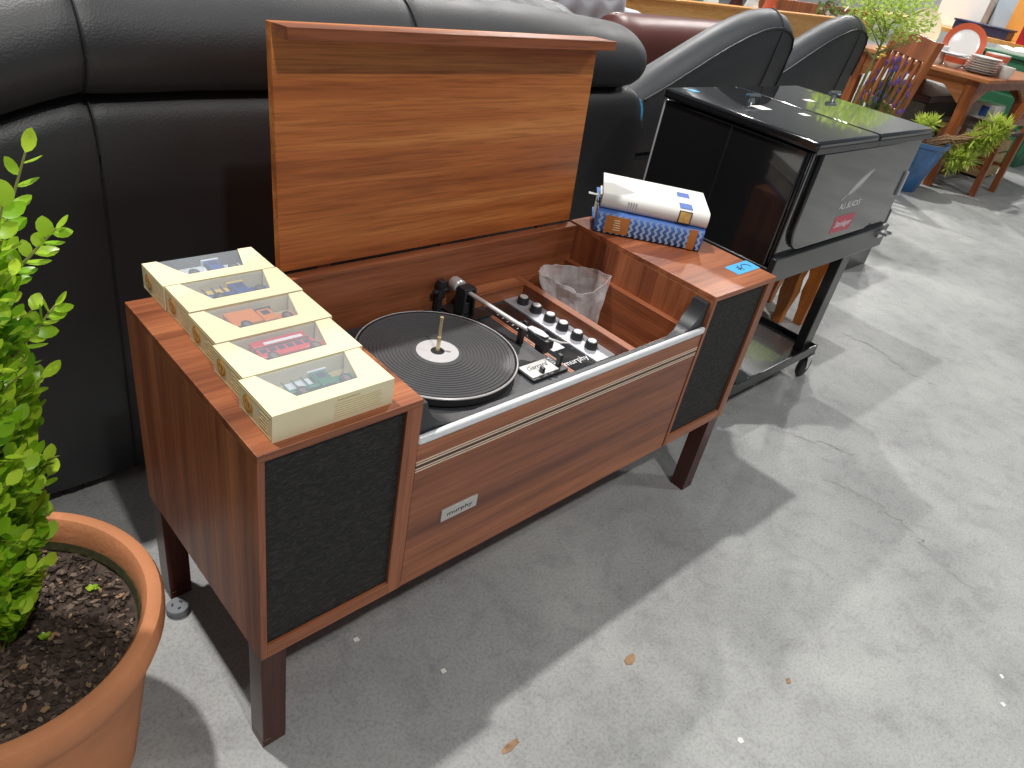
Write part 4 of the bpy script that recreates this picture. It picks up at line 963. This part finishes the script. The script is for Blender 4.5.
# --- slatted chairs
def chair(label, org, ux, wd, ht, seatside):
    # org: one foot of the back; ux: unit vector along the back; seatside: +1/-1 the side the seat is on
    U = Vector((ux[0], ux[1], 0)).normalized(); V = Vector((-U.y, U.x, 0))*seatside; O = Vector((org[0], org[1], 0))
    t = thing('dining_chair', tuple(O+U*wd/2+V*0.2), label, 'chair', 'slatted timber dining chairs by the table')
    def W(u, v, z): return O+U*u+V*v+Vector((0, 0, z))
    lean = lambda z: -max(0, z-0.45)*0.16
    for u in (0.02, wd-0.02):
        pts = [(0.0), (0.45), (ht)]
        m = MB().loft([[W(u+a*0.018, lean(z)+b*0.022, z) for a, b in ((-1, -1), (1, -1), (1, 1), (-1, 1))] for z in (0, 0.22, 0.45, 0.7, ht)])
        build('back_post', m, 'chair_wood', t, bevel=0.003)
        build('front_leg', MB().loft([[W(u+a*0.018, 0.40+b*0.018, z) for a, b in ((-1, -1), (1, -1), (1, 1), (-1, 1))] for z in (0, 0.43)]), 'chair_wood', t, bevel=0.003)
    def rail(z0, z1, d0=0.012, u0=0.03, u1=None):
        u1 = wd-0.03 if u1 is None else u1
        return MB().loft([[W(u, lean(z0)-d0, z0), W(u, lean(z0)+d0, z0), W(u, lean(z1)+d0, z1+(0.0 if abs(u-wd/2) > .1 else 0.015)), W(u, lean(z1)-d0, z1+(0 if abs(u-wd/2) > .1 else 0.015))] for u in (u0, wd*0.5, u1)])
    build('top_rail', rail(ht-0.12, ht-0.005, 0.013), 'chair_wood', t, bevel=0.003)
    build('lower_rail', rail(0.52, 0.57), 'chair_wood', t, bevel=0.003)
    ns = 5
    for k in range(ns):
        u = 0.03+(wd-0.06)*(k+1)/(ns+1)
        build('slat', MB().loft([[W(u+a*0.019, lean(z)+b*0.006, z) for a, b in ((-1, -1), (1, -1), (1, 1), (-1, 1))] for z in (0.56, 0.72, ht-0.10)]), 'chair_wood', t)
    build('seat', MB().loft([[W(0.0, -0.01, z), W(wd, -0.01, z), W(wd+0.01, 0.43, z), W(-0.01, 0.43, z)] for z in (0.43, 0.46)]), 'shade_cloth', t, bevel=0.008)
    for u in (0.02, wd-0.02): build('stretcher', MB().bar(W(u, 0.01, 0.2), W(u, 0.40, 0.2), 0.016, 0.024), 'chair_wood', t)
    return t
chair('slatted timber dining chair standing back-on beside the lavender', (4.72, 1.12), (0.70, 0.71), 0.62, 0.975, 1)
chair('slatted timber dining chair at the right edge, behind the spiky plant', (6.02, 0.82), (1, -0.05), 0.46, 0.98, 1)

# --- dining table with arched apron
TB = thing('dining_table', (6.7, 1.6, 0), 'orange-brown timber dining table laden with crockery', 'table')
build('table_top', B(5.80, 7.40, 1.00, 2.05, 0.752, 0.780), 'table_wood', TB, bevel=0.006)
for x in (5.86, 7.26):
    for y in (1.07, 1.91): build('leg', MB().loft([[(x+a*r_, y+b*r_, z) for a, b in ((0, 0), (1, 0), (1, 1), (0, 1))] for z, r_ in ((0, 0.055), (0.752, 0.085))]), 'chair_wood', TB, bevel=0.004)
def apron(axis, a0, a1, c):
    m = MB(); n = 20
    for k in range(n):
        u0_, u1_ = k/n, (k+1)/n
        def zb(u): return 0.58+0.10*min(1, max(0, math.sin(PI*u))*1.8)
        qa = [(a0+(a1-a0)*u0_, zb(u0_)), (a0+(a1-a0)*u1_, zb(u1_)), (a0+(a1-a0)*u1_, 0.752), (a0+(a1-a0)*u0_, 0.752)]
        m.prism(qa, axis, c, c+0.022)
    build('apron', m, 'table_wood', TB)
apron(0, 1.155, 1.91, 5.875); apron(0, 1.155, 1.91, 7.29); apron(1, 5.945, 7.26, 1.085); apron(1, 5.945, 7.26, 1.95)

# --- crockery on the table
TZ = 0.780
def plate_prof(r): return [(0.0005, 0.004), (r*0.55, 0.004), (r*0.62, 0.006), (r*0.97, 0.019), (r, 0.020), (r*0.98, 0.0165), (r*0.60, 0.0), (0.0005, 0.0)]
pm = MB().lathe(plate_prof(0.115), n=36)
me0 = None
for k in range(7):
    o = build('dinner_plate', MB().lathe(plate_prof(0.115), (6.10, 1.18, TZ+0.0002+k*0.0155), 36), 'pale_blue' if k == 0 else 'china')
    tag(o, 'bottom plate of the stack, pale blue, on the table corner' if k == 0 else ('top white plate of the stack under the red bowls' if k == 6 else 'white dinner plate inside the stack, %s from the bottom' % ['', 'second', 'third', 'fourth', 'fifth', 'sixth'][k]), 'plate', 'stacked plates on the table')
def bowl(name, label, c, r, hh, grp, band=True):
    t = thing(name, c, label, 'bowl', grp)
    build('body', MB().lathe([(0.0005, 0.006), (r*0.5, 0.006), (r*0.86, hh*0.5), (r*0.95, hh), (r, hh), (r*0.92, hh*0.42), (r*0.55, 0.0), (0.0005, 0.0)], n=32), 'china', t, local=True)
    if band: build('red_band', MB().lathe([(r*0.93+0.001, hh*0.45), (r+0.0015, hh*0.92), (r*0.985, hh*0.92), (r*0.90, hh*0.45)], n=32, close=True), 'china_red', t, local=True)
    return t
bowl('bowl', 'lower red-banded white bowl behind the plate stack', (6.315, 1.165, TZ), 0.085, 0.085, 'red-banded bowls')
bowl('bowl', 'upper red-banded white bowl nested on top of another', (6.315, 1.165, TZ+0.055), 0.086, 0.085, 'red-banded bowls')
bowl('bowl', 'red-banded white footed bowl left of the plate stack', (6.02, 1.345, TZ), 0.075, 0.08, 'red-banded bowls')
sv = thing('serving_plate', (6.30, 1.42, TZ), 'white plate with a broad red rim standing upright on the table', 'plate')
SM = Matrix.Translation((0, 0, 0.145)) @ Matrix.Rotation(math.radians(20), 4, 'Z') @ Matrix.Rotation(math.radians(-72), 4, 'Y')
build('plate_body', MB().lathe([(0.0005, 0.004), (0.09, 0.004), (0.10, 0.006), (0.145, 0.019), (0.146, 0.014), (0.10, 0.0), (0.0005, 0.0)], n=40).tf(SM), 'china', sv, local=True)
build('red_rim', MB().lathe([(0.104, 0.0085), (0.1455, 0.0200), (0.1455, 0.0190), (0.104, 0.0075)], n=40, close=True).tf(SM), 'china_red', sv, local=True)
build('plate_stand', MB().box(-0.01, 0.10, -0.05, 0.05, 0, 0.008).box(0.06, 0.075, -0.02, 0.02, 0.008, 0.12), 'leg_wood', sv, local=True)
pl = thing('platter', (6.20, 1.72, TZ), 'large oval cream platter propped upright at the table edge', 'platter')
build('platter_dish', MB().lathe([(0.0005, 0.006), (0.12, 0.006), (0.165, 0.022), (0.167, 0.016), (0.12, 0.0), (0.0005, 0.0)], n=40).tf(Matrix.Translation((0, 0, 0.165)) @ Matrix.Rotation(math.radians(25), 4, 'Z') @ Matrix.Rotation(math.radians(-70), 4, 'Y') @ Matrix.Scale(0.78, 4, (0, 1, 0))), 'card', pl, local=True)
build('platter_stand', MB().box(0.0, 0.11, -0.05, 0.05, 0, 0.008).box(0.07, 0.085, -0.02, 0.02, 0.008, 0.13), 'leg_wood', pl, local=True)
jg = thing('cream_jug', (6.05, 1.47, TZ), 'small white patterned jug beside the oval platter', 'jug')
build('jug_body', MB().lathe([(0.04, 0), (0.055, 0.03), (0.052, 0.07), (0.042, 0.10), (0.050, 0.12), (0.046, 0.12), (0.038, 0.10), (0.0005, 0.02)], n=24), 'china', jg, local=True)
build('jug_handle', MB().tube([(0.045, 0, 0.10), (0.08, 0, 0.095), (0.085, 0, 0.05), (0.05, 0, 0.03)], 0.006, 8), 'china', jg, local=True)
mg = thing('teacup', (6.22, 1.045, TZ), 'white cup at the right of the plate stack', 'cup')
build('cup_body', MB().lathe([(0.035, 0), (0.05, 0.03), (0.056, 0.08), (0.052, 0.08), (0.045, 0.03), (0.0005, 0.01)], n=24), 'china', mg, local=True)
build('cup_handle', MB().tube([(0.052, -0.01, 0.065), (0.078, -0.02, 0.06), (0.074, -0.02, 0.03), (0.045, -0.01, 0.022)], 0.006, 8), 'china', mg, local=True)
tr = thing('serving_tray', (6.05, 1.38, TZ+0.0805), 'thin silver tray lying across the footed bowl', 'tray')
build('tray_base', B(5.93, 6.17, 1.30, 1.46, TZ+0.0855, TZ+0.092), 'alu_plate', tr, bevel=0.002)

# --- pots and plants by the table
bpot = thing('potted_succulent', (5.50, 1.17, 0), 'spiky light green succulent spilling from a glazed blue pot', 'potted plant')
build('blue_pot', MB().lathe([(0.115, 0.0), (0.12, 0.004), (0.195, 0.315), (0.208, 0.325), (0.210, 0.350), (0.200, 0.352), (0.188, 0.32), (0.182, 0.30), (0.0005, 0.30)], (5.50, 1.17, 0), 48), 'blue_glaze', bpot)
build('soil', MB().lathe([(0.0005, 0.318), (0.10, 0.322), (0.186, 0.312), (0.186, 0.302), (0.0005, 0.302)], (5.50, 1.17, 0), 32), 'soil', bpot)
rs = random.Random(5); stm = MB(); spk = MB()
def tuft(c, r_, n):
    for _ in range(n):
        d = Vector((rs.gauss(0, 1), rs.gauss(0, 1), rs.gauss(0.25, 1))).normalized(); q = d.cross(Vector((0.3, 0.2, 1))).normalized()*0.006
        a = c+d*r_*0.15; b = c+d*r_*0.65; e = c+d*r_*rs.uniform(0.85, 1.1)
        spk.add([a-q*.6, a+q*.6, b+q, b-q, e], [(0, 1, 2, 3), (3, 2, 4)])
tips = []
for k in range(44):
    u = rs.random()
    c = Vector((5.72+0.16*u+rs.uniform(-.05, .05), 0.99-0.18*u+rs.uniform(-.05, .05), 0.21+0.32*u+rs.uniform(-.06, .07))); tips.append(c)
for k in range(4): tips.append(Vector((5.45+rs.uniform(-.06, .08), 1.16+rs.uniform(-.06, .06), 0.42+rs.uniform(-.02, .05))))
for c in tips:
    stm.tube([(5.50+rs.uniform(-.08, .08), 1.17+rs.uniform(-.08, .08), 0.31), ((5.54+c.x)/2, (1.14+c.y)/2, 0.37+rs.uniform(-.02, .04)), c], [0.006, 0.005, 0.004], 5)
    tuft(c, rs.uniform(0.07, 0.10), 60)
build('stems', stm, 'bark_light', bpot); build('spiky_leaves', spk, 'spike', bpot, kind='stuff', smooth=False)
def leafcloud(num, cen, rad, size, rr):
    m = MB()
    for _ in range(num):
        d = Vector((rr.gauss(0, 1), rr.gauss(0, 1), rr.gauss(0, 1))).normalized()*rr.random()**0.4
        p = Vector((cen[0]+d.x*rad[0], cen[1]+d.y*rad[1], cen[2]+d.z*rad[2]))
        v = Vector((rr.uniform(-1, 1), rr.uniform(-1, 1), rr.uniform(-.4, .8))).normalized(); s = size*rr.uniform(.6, 1.3)
        q = v.cross(Vector((rr.random(), rr.random(), 1))).normalized()*s*0.32
        m.add([p, p+v*s*.5+q, p+v*s, p+v*s*.5-q], [(0, 1, 2, 3)])
    return m
rr = random.Random(21)
tt = thing('potted_tree', (4.10, 1.16, 0), 'young tree with lime green leaves behind the farther recliner', 'potted plant')
build('pot', MB().lathe([(0.09, 0), (0.12, 0.24), (0.125, 0.25), (0.115, 0.25), (0.10, 0.22), (0.0005, 0.22)], (4.10, 1.16, 0), 28), 'terracotta', tt)
trk = MB().tube([(4.10, 1.16, 0.2), (4.10, 1.155, 0.5), (4.10, 1.14, 0.80), (4.10, 1.12, 1.02)], [0.010, 0.009, 0.008, 0.004], 8)
for k in range(22):
    z = rr.uniform(0.86, 1.04); a = rr.uniform(0, 6.28); trk.tube([(4.10, 1.13, z), (4.10+0.17*math.cos(a), 1.14+0.17*math.sin(a), z+0.10)], [0.004, 0.0015], 5)
build('trunk', trk, 'stem', tt)
build('leaves', leafcloud(1500, (4.10, 1.155, 1.10), (0.25, 0.25, 0.165), 0.027, rr), 'leaf_lime', tt, kind='stuff', smooth=False)
lv = thing('potted_lavender', (4.48, 1.16, 0), 'potted lavender with purple flower spikes beside the slatted chair', 'potted plant')
build('pot', MB().lathe([(0.09, 0), (0.105, 0.20), (0.11, 0.21), (0.10, 0.21), (0.09, 0.18), (0.0005, 0.18)], (4.48, 1.16, 0), 24), 'terracotta', lv)
fl = MB(); stl = MB()
for k in range(60):
    a = rr.uniform(0, 6.28); r_ = rr.uniform(0, 0.14); zt = rr.uniform(0.56, 0.85)
    tip = Vector((4.48+r_*math.cos(a)*1.2, 1.16+r_*math.sin(a)*1.2, zt))
    stl.tube([(4.48+r_*.3*math.cos(a), 1.16+r_*.3*math.sin(a), 0.18), tip], 0.002, 4)
    fl.lathe([(0.001, -0.004), (0.005, 0.004), (0.006, 0.014), (0.004, 0.024), (0.001, 0.030)], tip, 7)
build('stalks', stl, 'leaf_olive', lv); build('flower_spikes', fl, 'lavender', lv, kind='stuff')
build('leaves', leafcloud(600, (4.48, 1.16, 0.42), (0.13, 0.13, 0.24), 0.04, rr), 'leaf_olive', lv, kind='stuff', smooth=False)
yf_ = MB()
for k in range(5): yf_.lathe([(0.001, 0), (0.016, 0.004), (0.02, 0.012), (0.001, 0.010)], (4.44+rr.uniform(-.03, .03), 1.24+rr.uniform(-.03, .03), 0.84+0.015*k), 8)
build('yellow_flower', yf_, 'yellow_petal', lv)
wf = thing('flowering_plant', (8.9, 3.75, 0), 'small pot plant with pale flowers in front of the brown planks', 'potted plant')
build('pot', MB().lathe([(0.12, 0), (0.16, 0.25), (0.165, 0.26), (0.15, 0.26), (0.0005, 0.22)], (8.9, 3.75, 0), 24), 'terracotta', wf)
build('leaves', leafcloud(420, (8.9, 3.75, 0.62), (0.22, 0.22, 0.34), 0.075, rr), 'leaf_olive', wf, kind='stuff', smooth=False)
build('flowers', leafcloud(60, (8.85, 3.70, 0.68), (0.22, 0.22, 0.30), 0.08, rr), 'pale_flower', wf, kind='stuff', smooth=False)

# --- shelving and goods in the far distance
gcab = thing('green_cabinet', (8.2, 1.55, 0), 'green painted cabinet behind the table with white cloth on top', 'cabinet')
build('carcass', B(7.85, 9.2, 1.02, 1.72, 0.0, 0.84), 'green_paint', gcab, bevel=0.006); build('top_board', B(7.82, 9.23, 0.99, 1.75, 0.84, 0.87), 'green_paint', gcab, bevel=0.004)
for k in range(3): 
    dr = build('drawer', B(7.835, 7.85, 1.06, 1.68, 0.10+0.24*k, 0.31+0.24*k), 'green_paint', gcab, bevel=0.003)
    build('knob', MB().lathe([(0.0005, 0), (0.015, 0), (0.018, 0.02), (0.0005, 0.025)], n=12).tf(Matrix.Translation((7.835, 1.37, 0.205+0.24*k)) @ Matrix.Rotation(-PI/2, 4, 'Y')), 'brass', dr)
cl = MB(); 
for i in range(15):
    for j in range(9): cl.v.append((7.9+0.9*i/14, 1.05+0.6*j/8, 0.8715+0.03*(1+noise.noise(Vector((i*.6, j*.7, 0))))))
for i in range(14):
    for j in range(8): a = i*9+j; cl.f.append((a, a+1, a+10, a+9))
k0 = len(cl.v); cl.v += [(x, y, 0.8705) for x, y, z in cl.v]
edge = [i*9 for i in range(15)] + [14*9+j for j in range(1, 9)] + [i*9+8 for i in range(13, -1, -1)] + [j for j in range(7, 0, -1)]
cl.f += [(edge[i], edge[(i+1) % len(edge)], k0+edge[(i+1) % len(edge)], k0+edge[i]) for i in range(len(edge))]
tag(build('folded_cloth', cl, 'paper'), 'folded white cloth lying on the green cabinet', 'cloth')
bn = thing('storage_crate', (6.95, 1.2, 0), 'pale timber crate on the floor beneath the table end', 'crate')
for z in (0.02, 0.12, 0.22): build('slat', B(6.73, 6.75, 0.98, 1.40, z, z+0.085), 'crate_wood', bn); build('slat', B(6.75, 7.13, 0.98, 1.0, z, z+0.085), 'crate_wood', bn)
build('crate_inside', B(6.755, 7.13, 1.005, 1.40, 0.0, 0.28), 'shade_cloth', bn)
wt = thing('white_tub', (6.95, 1.30, 0.2805), 'white tub with a blue square under the table', 'tub')
build('tub_body', B(6.85, 7.10, 1.14, 1.36, 0.2805, 0.54), 'china', wt, bevel=0.01); build('blue_square', B(6.847, 6.85, 1.19, 1.25, 0.44, 0.52), 'cover_blue', wt)
dc = thing('filler_chest', (6.5, 1.9, 0), 'dark chest added under the table to cover bright floor', 'chest')  # added dark block, stands in for shade by hiding the bright floor
build('chest_body', B(6.15, 7.2, 1.44, 1.88, 0.02, 0.50), 'shade_cloth', dc, bevel=0.01); build('chest_lid', B(6.13, 7.22, 1.42, 1.90, 0.50, 0.55), 'leg_wood', dc, bevel=0.006)
bk = thing('display_bench', (10.2, 2.6, 0), 'timber display bench of boxed goods beyond the table', 'bench')
build('bench_top', B(9.3, 11.2, 1.75, 3.6, 0.86, 0.90), 'pine', bk)
for x in (9.35, 11.1):
    for y in (1.8, 3.5): build('leg', B(x, x+0.06, y, y+0.06, 0, 0.86), 'pine', bk)
def goods(name, label, cat, a, mat, lidm=None):
    t = thing(name, ((a[0]+a[1])/2, (a[2]+a[3])/2, a[4]), label, cat)
    build('box_body', B(*a), mat, t, bevel=0.006)
    if lidm: build('box_lid', B(a[0]-0.012, a[1]+0.012, a[2]-0.012, a[3]+0.012, a[5]+0.0005, a[5]+0.02), lidm, t, bevel=0.004)
goods('goods_box', 'dark blue box with pale lid panel on the far bench', 'box', (9.5, 9.75, 2.05, 2.62, 0.90, 0.985), 'navy', 'navy')
goods('goods_box', 'white carton at the left end of the far bench', 'box', (9.8, 10.2, 2.45, 2.95, 0.90, 1.30), 'paper')
goods('goods_box', 'pale blue-grey panel carton behind the dark blue box', 'box', (10.0, 10.3, 2.22, 2.43, 0.90, 1.50), 'pale_blue')
goods('display_board', 'tall orange board behind the bench', 'board', (9.90, 9.95, 1.85, 2.21, 0.90, 1.52), 'orange_board')
goods('display_board', 'crimson board at the far right edge', 'board', (9.35, 9.40, 1.60+0.16, 1.90, 0.90, 1.40), 'crimson')
pk = thing('plank_rack', (9.9, 4.4, 0), 'reddish brown plank rack far behind the recliners', 'rack')
for k in range(6): build('plank', B(8.3, 11.5, 4.30+0.002*k, 4.34+0.002*k, 0.08+k*0.125, 0.195+k*0.125), 'chair_wood', pk, bevel=0.004)
for x in (8.4, 11.3): build('post', B(x, x+0.08, 4.36, 4.44, 0, 0.86), 'chair_wood', pk)
rk = random.Random(8)
for k, (x, mt, lab) in enumerate(((6.7, 'green_paint', 'dark green bottle-shaped vase in the far row'), (7.1, 'paper', 'white vase in the far row'), (7.5, 'leg_wood', 'brown vase in the far row'), (7.9, 'paper', 'small white urn at the right of the far row'), (8.2, 'china_red', 'rust red vase at the end of the far row'))):
    tag(build('floor_vase', MB().lathe([(0.08, 0), (0.13, 0.2), (0.15, 0.45), (0.09, 0.68), (0.06, 0.78), (0.085, 0.88), (0.075, 0.88), (0.05, 0.78), (0.0005, 0.70)], (x, 4.15+0.05*(k % 2), 0), 24), mt), lab, 'vase', 'row of tall vases')

# ================================================================== scraps on the floor
def scrap(name, label, cat, x, y, pts, mat, th=0.0015):
    tag(build(name, MB().prism([(x+a, y+b) for a, b in pts], 2, 0.0002, th), mat, smooth=False), label, cat)
scrap('dry_leaf', 'brown dry leaf scrap on the floor under the shadow edge', 'leaf', 0.664, -0.258, [(-.016, -.004), (-.004, -.010), (.012, -.005), (.018, .006), (.004, .009), (-.012, .006)], 'bark_light')
scrap('dry_leaf', 'brown dry leaf scrap nearest the bottom of the picture', 'leaf', 0.340, -0.245, [(-.020, -.003), (-.004, -.007), (.018, -.004), (.022, .004), (.002, .007), (-.016, .004)], 'bark_light')
scrap('paint_chip', 'white paint chip at the bottom centre of the floor', 'chip', 0.703, -0.502, [(-.005, -.004), (.004, -.006), (.007, .002), (.002, .006), (-.005, .003)], 'paper')
scrap('paint_chip', 'white paint chip at the right edge, the upper one', 'chip', 1.340, -0.791, [(-.006, -.003), (.003, -.006), (.008, .001), (.003, .005)], 'paper')
scrap('paint_chip', 'white paint chip at the right edge, the lower one', 'chip', 1.262, -0.818, [(-.006, -.004), (.005, -.004), (.006, .003), (-.002, .006)], 'paper')
scrap('paint_chip', 'pale paint chip in the cabinet shadow left of the badge', 'chip', 0.337, -0.056, [(-.005, -.004), (.005, -.005), (.006, .003), (-.003, .005)], 'paper')
scrap('paint_chip', 'pale paint chip under the left speaker', 'chip', 0.241, 0.097, [(-.005, -.003), (.006, -.005), (.006, .004), (-.003, .005)], 'paper')
scrap('dry_leaf', 'small tan scrap on the bare floor at right', 'leaf', 0.906, -0.492, [(-.008, -.003), (.002, -.006), (.009, .002), (.0, .006)], 'bark_light')
